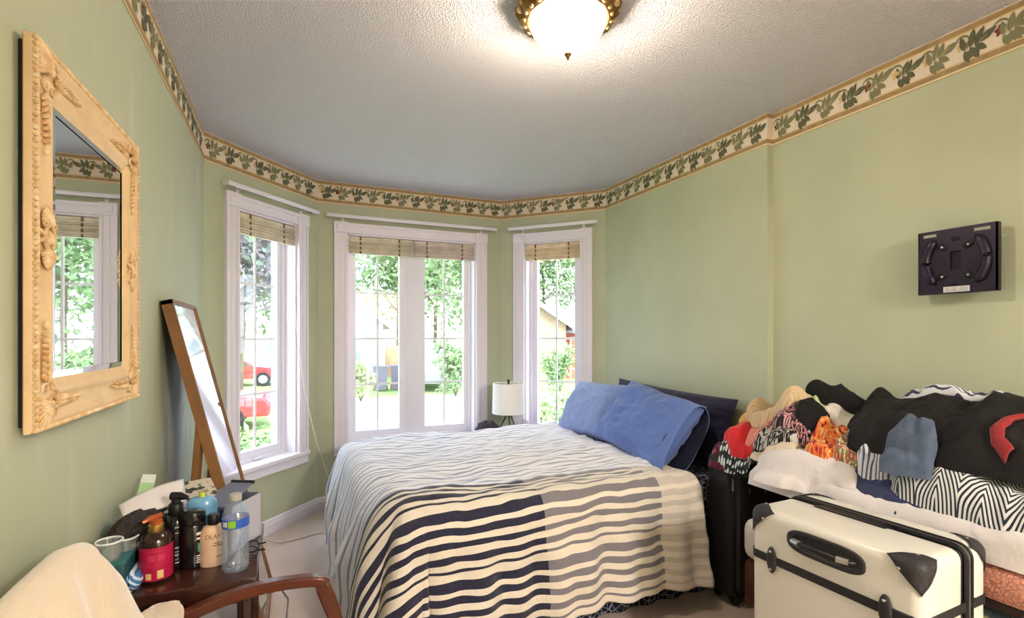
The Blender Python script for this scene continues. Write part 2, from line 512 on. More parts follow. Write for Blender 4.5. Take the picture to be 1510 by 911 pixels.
# ------------------------------------------------------------------ windows
def window(n, label, A, B, op, sashes):
    rz, L = frame_of(A, B)
    root = thing('window_%d' % n, label, None, (A[0], A[1], 0), rz, kind='structure')
    s0, s1, z0, z1 = op
    cw = .095
    P = lambda nm, mb_, m_=m_white, par=root: obj(nm, mb_, m_, par, 0, True)
    for a, b in ((s0 - cw, s0), (s1, s1 + cw)):
        o = MB(); o.box(a, b, -.018, .002, z0 - .01, z1)
        o.box(a, a + .022, -.026, -.017, z0 - .01, z1); o.box(b - .016, b, -.023, -.017, z0 - .01, z1)
        o.box(a + .040, a + .052, -.021, -.017, z0 - .01, z1)
        P('side_casing', o)
        o = MB(); o.rbox(a - .004, b + .004, -.032, .002, z1, z1 + .082, .004, 1)
        o.rbox(a + .018, b - .018, -.036, -.030, z1 + .018, z1 + .062, .003, 1)
        P('corner_block', o)
    o = MB(); o.box(s0 + .004, s1 - .004, -.018, .002, z1, z1 + .075)
    o.box(s0 + .004, s1 - .004, -.028, -.017, z1 + .055, z1 + .075); o.box(s0 + .004, s1 - .004, -.022, -.017, z1, z1 + .012)
    P('head_casing', o)
    o = MB(); o.rbox(s0 - cw - .004, s1 + cw + .004, -.040, .145, z0 - .03, z0, .006, 2); P('stool', o)
    o = MB(); o.box(s0 - cw, s1 + cw, -.020, .002, z0 - .085, z0 - .03); o.box(s0 - cw, s1 + cw, -.026, -.019, z0 - .085, z0 - .072)
    P('apron', o)
    o = MB(); o.box(s0 - .001, s0 + .012, 0, .16, z0, z1); o.box(s1 - .012, s1 + .001, 0, .16, z0, z1); o.box(s0, s1, 0, .16, z1 - .012, z1 + .001)
    P('jamb', o)
    fy0, fy1 = .085, .155
    # outer frame
    o = MB(); f = .030
    o.box(s0 + .012, s0 + .012 + f, fy0, fy1, z0, z1 - .012); o.box(s1 - .012 - f, s1 - .012, fy0, fy1, z0, z1 - .012)
    o.box(s0 + .012 + f, s1 - .012 - f, fy0, fy1, z0, z0 + .026); o.box(s0 + .012 + f, s1 - .012 - f, fy0, fy1, z1 - .04, z1 - .012)
    P('frame', o, m_vinyl)
    if len(sashes) > 1:
        o = MB(); o.box(sashes[0][1] - .002, sashes[1][0] + .002, fy0 - .012, fy1, z0 + .026, z1 - .012)
        o.box(sashes[0][1] + .022, sashes[1][0] - .022, fy0 - .018, fy0 - .01, z0 + .026, z1 - .012)
        P('mullion', o, m_vinyl)
    for (a, b) in sashes:
        zb, zt = z0 + .026, z1 - .04
        sw = .036
        o = MB()
        o.box(a, a + sw, .095, .145, zb, zt); o.box(b - sw, b, .095, .145, zb, zt)
        o.box(a + sw, b - sw, .095, .145, zb, zb + sw + .008); o.box(a + sw, b - sw, .095, .145, zt - sw, zt)
        sh = P('sash', o, m_vinyl)
        gz0, gz1, gs0, gs1 = zb + sw + .008, zt - sw, a + sw, b - sw
        o = MB(); o.box(gs0 - .004, gs1 + .004, .119, .123, gz0 - .004, gz1 + .004)
        P('pane', o, m_glass, sh)
        mid = (gs0 + gs1) / 2
        o = MB(); o.box(mid - .008, mid + .008, .113, .118, gz0, gz1); P('muntin', o, m_muntin, sh)
        for q in (1, 2, 3):
            zz = gz0 + (gz1 - gz0) * q / 4
            o = MB(); o.box(gs0, gs1, .112, .1175, zz - .008, zz + .008); P('muntin', o, m_muntin, sh)
        o = MB(); o.rbox(mid - .05, mid + .02, .070, .097, z0 + .006, z0 + .020, .004, 1)
        P('crank_cover', o, m_vinyl)
    return root
window(1, 'tall narrow grid window of the left bay wall, beside the leaning mirror', C0, C1, OPL, [(OPL[0] + .042, OPL[1] - .042)])
window(2, 'wide double casement grid window in the middle of the bay', C1, C2, OPC, [(OPC[0] + .036, .654), (.790, OPC[1] - .036)])
window(3, 'tall narrow grid window of the right bay wall, behind the lamp', C2, C3, OPR, [(OPR[0] + .042, OPR[1] - .042)])
# ------------------------------------------------------------------ fill lamp added unseen behind the viewer to brighten the room
ld = bpy.data.lights.new('hall_fill_light', 'POINT'); ld.energy = FILL_POWER; ld.color = (1.0, .93, .86); ld.shadow_soft_size = .12
hl = thing('hall_fill_lamp', 'added fill lamp in the added hallway behind the doorway', 'lamp', (1.55, YB - .7, H))
mb = MB(); mb.lathe([(.001, 0), (.10, 0), (.10, -.02), (.12, -.035), (.12, -.02), (.105, -.015), (.001, -.015)], 20, (1.55, YB - .7, H))
obj('canopy', mb, m_white, hl)
lo = bpy.data.objects.new('bulb_light', ld); lo.parent = hl; lo.location = (-.2, 0, -.25); COL.objects.link(lo)

# ------------------------------------------------------------------ curtain rods
def rod(A, B, s0, s1, z, label):
    rz, L = frame_of(A, B)
    root = thing('curtain_rod', label, 'curtain rod', (A[0], A[1], z), rz, 'white curtain rods above the bay windows')
    o = MB(); o.rbox(s0, s1, -.068, -.056, -.013, .013, .004, 2)
    o.rbox(s0, s0 + .010, -.066, -.004, -.013, .013, .004, 2); o.rbox(s1 - .010, s1, -.066, -.004, -.013, .013, .004, 2)
    obj('rod', o, m_white, root, 40, True)
    for q in (s0 + .12, s1 - .12):
        o = MB(); o.box(q - .008, q + .008, -.056, 0, -.010, -.004); o.box(q - .010, q + .010, -.004, 0, -.030, .014)
        obj('bracket', o, m_white, root, 0, True)
rod(C0, C1, .105, .88, 2.178, 'white flat curtain rod above the left bay window')
rod(C1, C2, .055, 1.40, 2.178, 'long white flat curtain rod above the middle bay window')
rod(C2, C3, .09, .85, 2.178, 'white flat curtain rod above the right bay window')

# ------------------------------------------------------------------ rolled up bamboo blinds
m_bamb = mat('bamboo_slats', (232, 220, 196), .6, var=(8, -.15))
m_bambp = mat('pinkish_bamboo', (230, 212, 202), .6, var=(8, -.15))
m_bambw = mat('warm_bamboo', (240, 218, 182), .6, var=(8, -.15))
m_cord = mat('white_cord', (222, 216, 200), .8)
m_dcord = mat('brown_cord', (120, 100, 80), .8)
def blind(A, B, s0, s1, mt, label, dz=0.0, long_cord=None):
    rz, L = frame_of(A, B)
    root = thing('bamboo_blind', label, 'blind', (A[0], A[1], 2.05), rz, 'bamboo blinds pulled up above the windows')
    r = random.Random(int(s0 * 1000) + len(label))
    o = MB(); o.rbox(s0, s1, .006, .034, -.030, -.004, .003, 1)
    obj('headrail', o, mt, root, 40, True)
    for i in range(9):
        z = -.034 - i * .0115 + dz * i / 9
        y = .000 + .010 * ((i * 7) % 3) / 2
        o = MB(); o.rbox(s0 + r.uniform(0, .004), s1 - r.uniform(0, .004), y - .006, y + .016, z - .0105, z - .001, .002, 1)
        obj('slat', o, mt, root, 40, True)
    for q in (.2, .78):
        x = s0 + (s1 - s0) * q
        o = MB(); o.box(x - .006, x + .006, -.001, .004, -.136, -.006); obj('ladder_tape', o, m_dcord, root, 0, True)
    if long_cord:
        o = MB(); o.tube(long_cord, .0022, 6); obj('pull_cord', o, m_cord, root, 60, True)
    return root
cordpts = [(.66, .0, -.03), (.675, -.01, -.3), (.70, -.03, -.8), (.735, -.06, -1.15), (.80, -.10, -1.5), (.87, -.14, -1.75), (.93, -.17, -1.93)]
blind(C0, C1, OPL[0] + .006, OPL[1] - .006, m_bamb, 'grey bamboo blind rolled up in the left bay window', 0, cordpts)
blind(C1, C2, OPC[0] - .004, .712, m_bamb, 'beige bamboo blind over the first half of the middle window')
blind(C1, C2, .718, OPC[1] - .004, m_bambp, 'pinkish bamboo blind over the second half of the middle window')
blind(C2, C3, OPR[0] - .006, OPR[1] + .006, m_bambw, 'warm tan bamboo blind in the right bay window behind the lamp')

# ------------------------------------------------------------------ ceiling light
m_brass = mat('antique_brass', (150, 112, 62), .38, .85, bump=(60, .5, 4, .004), var=(26, (84, 60, 36)))
m_brassl = mat('light_brass', (206, 172, 116), .35, .8, bump=(80, .3))
LX, LY = .875, 1.53
root = thing('ceiling_light', 'ornate brass flush ceiling light with frosted ribbed glass bowl', 'ceiling light', (LX, LY, H))
o = MB()
def wob(th, i): return 1 + (.035 * math.cos(12 * th) + .02 * math.cos(24 * th + i)) * (1 if 2 <= i <= 6 else .2)
o.lathe([(.05, 0), (.150, 0), (.172, -.006), (.180, -.020), (.176, -.036), (.165, -.050), (.154, -.060), (.140, -.064), (.135, -.058), (.135, -.02), (.05, -.02)], 96, (LX, LY, H), wob=wob)
obj('rim', o, m_brass, root)
o = MB()
for k in range(24):
    a = 2 * PI * k / 24
    Mx = Matrix.Rotation(a, 3, 'Z')
    o.blob((LX + .166 * math.cos(a), LY + .166 * math.sin(a), H - .036), (.014, .018, .012), Mx, 0, 8, 6)
    o.blob((LX + .150 * math.cos(a + .13), LY + .150 * math.sin(a + .13), H - .058), (.008, .012, .006), Mx, 0, 6, 5)
obj('leaf_ornament', o, m_brassl, root)
m_bowl = bpy.data.materials.new('frosted_glass_bowl'); m_bowl.use_nodes = True
b = m_bowl.node_tree.nodes['Principled BSDF']
b.inputs['Base Color'].default_value = lin((255, 246, 228)); b.inputs['Roughness'].default_value = .35
b.inputs['Emission Color'].default_value = (1.0, .86, .62, 1); b.inputs['Emission Strength'].default_value = 0.3
# half the light passes through the frosted glass
ntb = m_bowl.node_tree
tb = ntb.nodes.new('ShaderNodeBsdfTranslucent'); tb.inputs[0].default_value = (1, .93, .8, 1)
tp = ntb.nodes.new('ShaderNodeBsdfTransparent'); tp.inputs[0].default_value = (1, .96, .9, 1)
m1 = ntb.nodes.new('ShaderNodeMixShader'); m1.inputs[0].default_value = .45
m2 = ntb.nodes.new('ShaderNodeMixShader'); m2.inputs[0].default_value = .975
ntb.links.new(tb.outputs[0], m1.inputs[1]); ntb.links.new(b.outputs[0], m1.inputs[2])
ntb.links.new(m1.outputs[0], m2.inputs[1]); ntb.links.new(tp.outputs[0], m2.inputs[2])
em = ntb.nodes.new('ShaderNodeEmission'); em.inputs[0].default_value = (1.0, .84, .58, 1); em.inputs[1].default_value = .26
ad = ntb.nodes.new('ShaderNodeAddShader'); ntb.links.new(m2.outputs[0], ad.inputs[0]); ntb.links.new(em.outputs[0], ad.inputs[1])
ntb.links.new(ad.outputs[0], ntb.nodes['Material Output'].inputs[0])
o = MB()
def wobg(th, i): return 1 + (.02 * math.cos(36 * th) if i in (7, 8, 9) else 0)
o.lathe([(.134, -.055), (.134, -.066), (.130, -.082), (.119, -.102), (.103, -.120), (.086, -.134), (.072, -.142), (.068, -.146), (.058, -.152), (.050, -.158),
         (.046, -.161), (.044, -.166), (.034, -.171), (.012, -.174)], 108, (LX, LY, H), wob=wobg)
obj('glass_bowl', o, m_bowl, root)
o = MB(); o.lathe([(.002, -.170), (.011, -.171), (.013, -.176), (.010, -.182), (.006, -.187), (.005, -.192), (.0015, -.196)], 16, (LX, LY, H))
obj('finial', o, m_brass, root)
m_bulb = bpy.data.materials.new('bulb'); m_bulb.use_nodes = True
b = m_bulb.node_tree.nodes['Principled BSDF']
b.inputs['Emission Color'].default_value = (1, .9, .72, 1); b.inputs['Emission Strength'].default_value = 4
o = MB(); o.blob((LX, LY, H - .075), (.03, .03, .036), None, 0, 12, 8)
obj('bulb', o, m_bulb, root)
ld = bpy.data.lights.new('ceiling_bulb_light', 'POINT'); ld.energy = LAMP_POWER; ld.color = LAMP_COLOR; ld.shadow_soft_size = .05
lo = bpy.data.objects.new('bulb_light', ld); lo.parent = root; lo.location = (.0, -.0, -.135); COL.objects.link(lo)

# ------------------------------------------------------------------ ornate wall mirror
m_frame = mat('cream_gold_frame', (216, 184, 138), .5, .0, bump=(60, .2), var=(14, (226, 196, 150)))
m_frame2 = mat('carved_cream_frame', (206, 166, 112), .5, bump=(110, .5, 5, .004), var=(40, (236, 212, 172)))
m_dark = mat('dark_mirror_back', (28, 24, 22), .8)
MY0, MY1, MZ0, MZ1 = 1.190, 1.805, 1.108, 1.842
root = thing('wall_mirror', 'ornate cream gold framed mirror hanging on the green wall', 'mirror', (XL, (MY0 + MY1) / 2, MZ0))
o = MB(); o.box(XL, XL + .010, MY0 + .012, MY1 - .012, MZ0 + .012, MZ1 - .012); obj('backing', o, m_dark, root, 0)
# frame profile swept around the rectangle (d from the outer edge, h out of the wall)
prof = [(.006, .008), (0, .012), (.001, .020), (.008, .028), (.018, .029), (.024, .024), (.036, .021), (.054, .020), (.064, .026), (.074, .027), (.080, .022), (.090, .020), (.096, .017), (.096, .012)]
corners = [(MY0, MZ0, 1, 1), (MY1, MZ0, -1, 1), (MY1, MZ1, -1, -1), (MY0, MZ1, 1, -1)]
for k in range(4):
    o = MB(); a, b = corners[k], corners[(k + 1) % 4]
    vv = []
    for cc in (a, b):
        for d, h in prof: vv.append((XL + h, cc[0] + cc[2] * d, cc[1] + cc[3] * d))
    n = len(prof)
    o.add(vv, [(i, i + 1, n + i + 1, n + i) for i in range(n - 1)])
    obj('frame_rail', o, m_frame, root, 50)
o = MB(); o.box(XL + .012, XL + .016, MY0 + .092, MY1 - .092, MZ0 + .092, MZ1 - .092); obj('mirror_glass', o, m_mirror, root, 0)
o = MB()   # bevelled rim of the glass
e = .014
for (a0, a1, b0, b1) in ((MY0 + .096, MY1 - .096, MZ0 + .096, MZ0 + .096 + e), (MY0 + .096, MY1 - .096, MZ1 - .096 - e, MZ1 - .096)):
    i0, i1 = (b0, b1) if b0 < 1.5 else (b1, b0)
    o.add([(XL + .0162, a0, i0), (XL + .0162, a1, i0), (XL + .0178, a1 - e, i1), (XL + .0178, a0 + e, i1)], [(0, 1, 2, 3)])
for y0_, d in ((MY0 + .096, 1), (MY1 - .096, -1)):
    o.add([(XL + .0162, y0_, MZ0 + .096), (XL + .0162, y0_, MZ1 - .096), (XL + .0178, y0_ + d * e, MZ1 - .096 - e), (XL + .0178, y0_ + d * e, MZ0 + .096 + e)], [(0, 1, 2, 3)])
obj('glass_bevel', o, m_mirror, root, 0)
# beads along the outer lip
o = MB()
per = []
nb = 62
for k in range(4):
    a, b = corners[k], corners[(k + 1) % 4]
    for i in range(nb):
        t = (i + .5) / nb
        per.append((a[0] + (b[0] - a[0]) * t, a[1] + (b[1] - a[1]) * t, (a[2] if k in (1, 3) else 0), (a[3] if k in (0, 2) else 0)))
for y, z, dy, dz in per:
    o.blob((XL + .027, y + dy * .006, z + dz * .006), (.006, .0055, .0055), None, 0, 6, 4)
e_ = obj('beading', o, m_frame2, root); e_['kind'] = 'stuff'
def leafblob(o, x, y, z, ang, ln, wd, th=.006):
    M = Matrix.Rotation(ang, 3, 'X')
    o.blob((x, y + math.cos(ang) * ln * .5, z + math.sin(ang) * ln * .5), (th, ln * .5, wd * .5), M, 0, 8, 6)
def scroll(o, x, y, z, a0, turn, r0, rad=.0032, n=16):
    pts = []
    for k in range(n):
        t = k / (n - 1); r_ = r0 * (1 - .75 * t); a = a0 + turn * t * 4.6
        pts.append((x + .002 * t, y + r_ * math.cos(a), z + r_ * math.sin(a)))
    o.tube(pts, [rad * (1 - .4 * k / n) for k in range(n)], 6, up=(1, 0, 0))
for (y, z, dy, dz) in corners:
    o = MB(); cy, cz = y + dy * .050, z + dz * .050
    base = math.atan2(dz, dy)
    o.blob((XL + .030, cy, cz), (.010, .009, .009), None, 0, 10, 8)
    for q in range(-5, 6):      # shell fan toward the corner
        leafblob(o, XL + .029, cy + .004 * math.cos(base + PI), cz + .004 * math.sin(base + PI), base + PI + q * .25, .052 - .0028 * abs(q), .0105, .0062)
    for q in range(-4, 5):
        leafblob(o, XL + .0325, cy, cz, base + PI + q * .27, .028, .0075, .006)
    for hor in (0, 1):          # scrolls and leaf tails along both rails
        ax = (dy, 0) if hor else (0, dz)
        an = math.atan2(ax[1], ax[0])
        for sg in (-1, 1):
            scroll(o, XL + .029, cy + ax[0] * .030 - ax[1] * sg * .013, cz + ax[1] * .030 + ax[0] * sg * .013, an + sg * 1.9, -sg, .013)
        for q in range(8):
            t = .040 + q * .0125; k = 1 - q * .07
            for sg in (-1, 1):
                leafblob(o, XL + .026, cy + ax[0] * t, cz + ax[1] * t, an + sg * .62, .024 * k, .0072 * k, .0058)
        t = .040 + 8 * .0125
        leafblob(o, XL + .026, cy + ax[0] * t, cz + ax[1] * t, an, .020, .006, .005)
    obj('corner_ornament', o, m_frame2, root, 60)
for (y, z) in ((MY0 + .054, (MZ0 + MZ1) / 2), (MY1 - .054, (MZ0 + MZ1) / 2)):
    o = MB()
    o.blob((XL + .029, y, z), (.008, .010, .014), None, 0, 10, 8)
    o.tube([(XL + .030, y + .018 * math.cos(a), z + .024 * math.sin(a)) for a in [q * PI / 12 for q in range(25)]], .0035, 6, up=(1, 0, 0), cap=False)
    for sg in (-1, 1):
        for q in range(-4, 5):
            leafblob(o, XL + .028, y, z + sg * .022, sg * PI / 2 + q * .27, .042 - .0035 * abs(q), .0095, .006)
        for q in range(-3, 4):
            leafblob(o, XL + .031, y, z + sg * .022, sg * PI / 2 + q * .3, .022, .007, .0055)
        for q in (-1, 1):
            scroll(o, XL + .029, y + q * .020, z + sg * .028, sg * PI / 2 + q * 1.2, q * sg, .011)
            leafblob(o, XL + .027, y + q * .012, z, (0 if q > 0 else PI) + sg * .5, .026, .008, .005)
    obj('side_ornament', o, m_frame2, root, 60)
root.location.x += .008; root.rotation_euler.z = -.023
# ------------------------------------------------------------------ leaning floor mirror
m_oak = mat('oak_wood', (142, 100, 58), .5, bump=(30, .25, 6), var=(5, (112, 76, 42)))
m_fm = mat('dusty_mirror', (226, 230, 232), .06, 1.0)
root = thing('floor_mirror', 'tall wood framed mirror leaning against the green wall', 'mirror', (-.12, 2.5, 0))
FY0, FY1 = 2.25, 2.77
top, bot = Vector((-.425, 0, 1.425)), Vector((-.085, 0, .02))
dirv = (top - bot).normalized(); nrm = Vector((dirv.z, 0, -dirv.x))   # faces +x, a little upward
def slab(y0, y1, t0, t1, d0, d1):
    o_ = MB(); v = []
    for t in (t0, t1):
        for y in (y0, y1):
            for d in (d0, d1):
                p = bot + dirv * t + nrm * d; v.append((p.x, y, p.z))
    o_.add(v, [(0, 1, 3, 2), (4, 6, 7, 5), (0, 4, 5, 1), (2, 3, 7, 6), (0, 2, 6, 4), (1, 5, 7, 3)])
    return o_
LN = (top - bot).length
obj('stile', slab(FY0, FY0 + .018, 0, LN, -.030, .008), m_oak, root, 0)
obj('stile', slab(FY1 - .012, FY1, 0, LN, -.030, .008), m_oak, root, 0)
obj('top_rail', slab(FY0, FY1, LN - .016, LN, -.030, .008), m_oak, root, 0)
obj('bottom_rail', slab(FY0, FY1, .06, .08, -.030, .008), m_oak, root, 0)
obj('back_panel', slab(FY0 + .01, FY1 - .01, .07, LN - .01, -.022, -.008), m_dark, root, 0)
obj('mirror_glass', slab(FY0 + .018, FY1 - .012, .08, LN - .016, -.006, .001), m_fm, root, 0)
for (y0, yb) in ((2.268, 2.235), (2.70, 2.72)):
    o = MB(); o.tube([(-.325, y0, .98), (-.39, yb, .01)], [.013, .016], 4, flat=1.3); obj('rear_leg', o, m_oak, root, 0)
o = MB(); o.tube([(-.36, 2.25, .42), (-.36, 2.72, .42)], .011, 4); obj('stretcher', o, m_oak, root, 0)

# ------------------------------------------------------------------ television wall bracket
m_gun = mat('gunmetal_purple', (50, 42, 58), .35, .6)
m_gund = mat('dark_gunmetal', (26, 22, 30), .5, .4)
TY0, TY1, TZ0, TZ1 = .935, 1.175, 1.448, 1.682
X0 = XR2
root = thing('television_bracket', 'black metal television wall bracket without a screen', 'wall bracket', (XR2, 1.055, TZ0))
o = MB(); o.box(X0 - .05, X0, 1.0, 1.11, 1.50, 1.63); obj('wall_arm', o, m_gund, root, 0)
o = MB()
# plate cut as a ring of boxes so that the two top slots and the middle window are open
yy = [TY0, TY0 + .018, TY0 + .068, 1.035, 1.075, TY1 - .060, TY1 - .014, TY1]
o.box(X0 - .058, X0 - .050, TY0, TY1, TZ0, 1.530); o.box(X0 - .058, X0 - .050, TY0, 1.038, 1.530, 1.600); o.box(X0 - .058, X0 - .050, 1.072, TY1 - .0, 1.530, 1.600)
o.box(X0 - .058, X0 - .050, TY0, TY1, 1.600, TZ1 - .020)
for a, b in ((TY0, TY0 + .018), (TY0 + .068, TY1 - .060), (TY1 - .014, TY1)): o.box(X0 - .058, X0 - .050, a, b, TZ1 - .020, TZ1 - .008)
o.box(X0 - .058, X0 - .050, TY0, TY1, TZ1 - .008, TZ1)
o.box(X0 - .058, X0 - .030, TY0, TY0 + .004, TZ0, TZ1); o.box(X0 - .058, X0 - .030, TY0, TY1, TZ1, TZ1 + .003); o.box(X0 - .058, X0 - .034, TY0, TY1, TZ0 - .003, TZ0)
o.box(X0 - .058, X0 - .036, TY1 - .004, TY1, TZ0, TZ0 + .055); o.box(X0 - .058, X0 - .036, TY1 - .004, TY1, TZ1 - .055, TZ1)
obj('plate', o, m_gun, root, 0)
for yc, sg in ((TY0 + .045, 1), (TY1 - .045, -1)):
    o = MB()
    pts = [(X0 - .062, yc - sg * .018 + sg * .030 * (abs(t) ** 2) , 1.565 + t * .085) for t in [i / 6 - 1 for i in range(13)]]
    o.tube(pts, [.004] + [.015] * 11 + [.004], 10, flat=1.0); obj('curved_rail', o, m_gun, root, 60)
for y, z in ((1.015, 1.618), (1.095, 1.618), (1.015, 1.508), (1.095, 1.508)):
    o = MB(); M_ = Matrix.Rotation(PI / 2, 3, 'Y')
    o.blob((X0 - .0585, y, z), (.003, .020, .013), Matrix.Rotation(.6 if (y - 1.055) * (z - 1.56) > 0 else -.6, 3, 'X'), 1, 10, 6)
    o.blob((X0 - .063, y, z), (.004, .005, .005), None, 0, 8, 6); obj('bolt', o, [m_steel, m_gund], root, 60)
for z in (1.645, 1.478):
    o = MB(); o.blob((X0 - .0585, 1.055, z), (.003, .014, .008), None, 0, 10, 6); obj('oval_cover', o, m_gund, root, 60)
o = MB(); o.box(X0 - .0590, X0 - .0578, 1.012, 1.092, 1.4495, 1.470); st = obj('warning_sticker', o, mat('sticker_paper', (206, 204, 206), .6), root, 0)
o = MB()
for q in range(3):
    for a, b in ((1.016, 1.046), (1.050, 1.070), (1.073, 1.088)): o.box(X0 - .0593, X0 - .0590, a, b - .002 * q, 1.4538 + q * .005, 1.4552 + q * .005)
e_ = obj('printed_lines', o, mat('sticker_ink', (96, 94, 100), .7), st, 0)
# ------------------------------------------------------------------ bed
BX0, BX1, BY0, BY1 = .38, 2.225, 1.975, 3.38
m_skirt = mat('dark_patterned_sheet', (20, 20, 34), .9)
g = NG(m_skirt); ox = g.objco()
vv_ = g.voronoi(34, g.ovec, 'DISTANCE_TO_EDGE')
v2_ = g.voronoi(16, g.ovec, 'F1', 'Color')
g.color(g.mix(g.math('LESS_THAN', vv_, .055), (16, 16, 28), (128, 134, 156)))
m_mattress = mat('mattress_ticking', (210, 208, 205), .8)
root = thing('bed', 'double bed with a dark patterned fitted sheet and skirt', 'bed', (1.3, 2.68, 0))
o = MB(); o.rbox(BX0, BX1, BY0 + .01, BY1, .10, .31, .03, 3); obj('box_spring', o, m_skirt, root)
o = MB(); o.rbox(BX0, BX1, BY0, BY1, .31, .56, .06, 4); obj('mattress', o, m_skirt, root)
def skirt(u, v):
    # near side then foot
    t = u * (BX1 - BX0)
    return (BX1 - t, BY0 - .004 - .012 * v - .010 * v * math.sin(t * 40), .33 - .325 * v)
o = MB(); o.grid(skirt, 120, 6); obj('bed_skirt', o, m_skirt, root, 80, recalc=False)
for x in (BX0 + .1, BX1 - .1):
    for y in (BY0 + .1, BY1 - .1):
        o = MB(); o.lathe([(.02, 0), (.025, .10)], 12, (x, y, 0)); obj('leg', o, m_black, root)

# ------------------------------------------------------------------ striped duvet
m_duv = mat('striped_duvet', (225, 222, 222), .85, sheen=.25)
g = NG(m_duv); ut, us = g.uv()
wv = g.noise(5, 2, g.uvvec)
sv = g.math('ADD', us, g.math('MULTIPLY', g.math('SUBTRACT', wv, .5), .012))
fr = g.math('FRACT', g.math('DIVIDE', g.math('ADD', sv, 4.0), .246))
W0, D0 = (1, 1, 1, 1), (0, 0, 0, 1)
st1 = g.ramp(fr, [(0, D0), (.095, W0), (.19, D0), (.235, W0), (.37, D0), (.52, W0), (.60, D0), (.70, W0), (.79, D0), (.88, W0)])
fr2 = g.math('FRACT', g.math('DIVIDE', g.math('ADD', sv, 4.0), .044))
st2 = g.ramp(fr2, [(0, D0), (.30, W0)])
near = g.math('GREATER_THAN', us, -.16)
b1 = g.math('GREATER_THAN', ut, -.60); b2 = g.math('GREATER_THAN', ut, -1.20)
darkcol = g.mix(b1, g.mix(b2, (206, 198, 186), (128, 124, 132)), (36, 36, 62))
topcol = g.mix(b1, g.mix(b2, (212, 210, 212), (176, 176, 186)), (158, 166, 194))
basecol = g.mix(near, (240, 240, 247), (230, 221, 206))  # warm lamplight on the near side and cool daylight on top, as colour
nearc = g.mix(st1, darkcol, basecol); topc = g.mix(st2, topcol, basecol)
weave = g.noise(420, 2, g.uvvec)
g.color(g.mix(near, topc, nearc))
g.bump(g.math('ADD', g.math('MULTIPLY', g.noise(38, 4, g.uvvec), 1.0), g.math('MULTIPLY', weave, .3)), .6, .012)
YN, XF, ZT = BY0 - .02, BX0 - .015, .612
def drop(d, R, th):
    if d <= 0: return d, 0.0
    a = d / R
    if a < th: return R * math.sin(a), R * (1 - math.cos(a))
    e_ = d - R * th
    return R * math.sin(th) + e_ * math.cos(th), R * (1 - math.cos(th)) + e_ * math.sin(th)
SMIN, SMAX, TMIN, TMAX = -1.46, .515, -1.43, .56
def duvet(u, v):
    t = TMIN + (TMAX - TMIN) * u
    s_ = SMIN + (SMAX - SMIN) * v
    if s_ > 0: s_ *= 1 + .05 * nz(t * 3.1, 4.4) + (.03 * math.exp(-((t + .45) / .12) ** 2))
    far = -s_ - 1.38
    puff = .028 * nz(t * 2.6, s_ * 2.6, 1.7) + .011 * nz(t * 6, s_ * 9, 5.1) + .009 * nz(t * 13, s_ * 24, 2.2) + .014 * (1 - abs(nz(t * 4.0, s_ * 4.5, 9.0)) * 2.5) * .5
    x = XF - t; y = YN - s_; z = ZT + puff
    Rn = .075 + .10 * min(1, max(0, (t + .9) / .9)); Rf = .085 + .09 * min(1, max(0, (s_ + .6) / .6))
    sn, tf = s_ + Rn - .075, t + Rf - .085
    if sn <= 0 and tf <= 0:
        pass
    elif sn > 0 and tf <= 0:
        Rn = .075 + .10 * min(1, max(0, (t + .9) / .9)); ou, dn = drop(s_ + Rn - .075, Rn, 1.43); ou -= Rn - .075
        w = min(1, dn / .3)
        fo = .018 * math.sin(t * 17 + 2 * nz(t * 2, 3.3)) + .012 * math.sin(t * 39 + 1) + .02 * nz(t * 5, s_ * 4, 8)
        y = YN - ou - fo * w - puff * .6 * w; z = ZT - dn + puff * (1 - w)
        x += .012 * nz(t * 9, s_ * 9, 2) * w
    elif tf > 0 and sn <= 0:
        ou, dn = drop(tf, Rf, 1.40); ou -= Rf - .085
        w = min(1, dn / .3)
        fo = .020 * math.sin(s_ * 15 + 2 * nz(s_ * 2, 1.3)) + .014 * math.sin(s_ * 33) + .016 * nz(s_ * 6, t * 5, 4)
        x = XF - ou - .03 * math.sin(PI * min(1, dn / .45)) * w - fo * w; z = ZT - dn + puff * (1 - w)
    else:
        r = math.hypot(sn, tf); ph = math.atan2(sn, tf)
        th = 1.40 + (1.43 - 1.40) * ph / (PI / 2) - .16 * math.sin(2 * ph) ** 2
        Rc = Rf + (Rn - Rf) * ph / (PI / 2); ou, dn = drop(r, Rc, th)
        w = min(1, dn / .3)
        k = math.sin(2 * ph) ** 2
        fo = (.020 * math.sin(-s_ * 15 + 2 * nz(-s_ * 2, 1.3)) * 0 + .05 * math.sin(ph * 6 + .6) * k + .02 * nz(ph * 4, r * 4, 3)) * w
        bul = .03 * math.sin(PI * min(1, dn / .45)) * w * math.cos(ph)
        R_ = ou + fo + bul * .0
        x = XF + (Rf - .085) - R_ * math.cos(ph) - bul * math.cos(ph) ** 2; y = YN + (Rn - .075) - R_ * math.sin(ph); z = ZT - dn + puff * (1 - w)
    if far > 0:
        ou, dn = drop(far, .06, 1.45)
        y = YN + 1.38 + ou; z = min(z, ZT - dn + puff)
    fl = .022
    if z < fl:
        ex = fl - z
        if tf > 0 and sn > 0:
            x -= ex * .5 * math.cos(ph); y -= ex * .5 * math.sin(ph)
        elif sn > 0: y -= ex * .5
        elif tf > 0: x -= ex * .5
        z = fl + .012 * abs(nz(x * 14, y * 14, 3))
    return (x, y, z)
o = MB()
o.grid(duvet, 190, 190, uv=lambda u, v: (TMIN + (TMAX - TMIN) * u, SMIN + (SMAX - SMIN) * v))
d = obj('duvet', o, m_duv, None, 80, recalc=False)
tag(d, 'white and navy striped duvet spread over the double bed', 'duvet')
sm = d.modifiers.new('thickness', 'SOLIDIFY'); sm.thickness = .018; sm.offset = 1.0

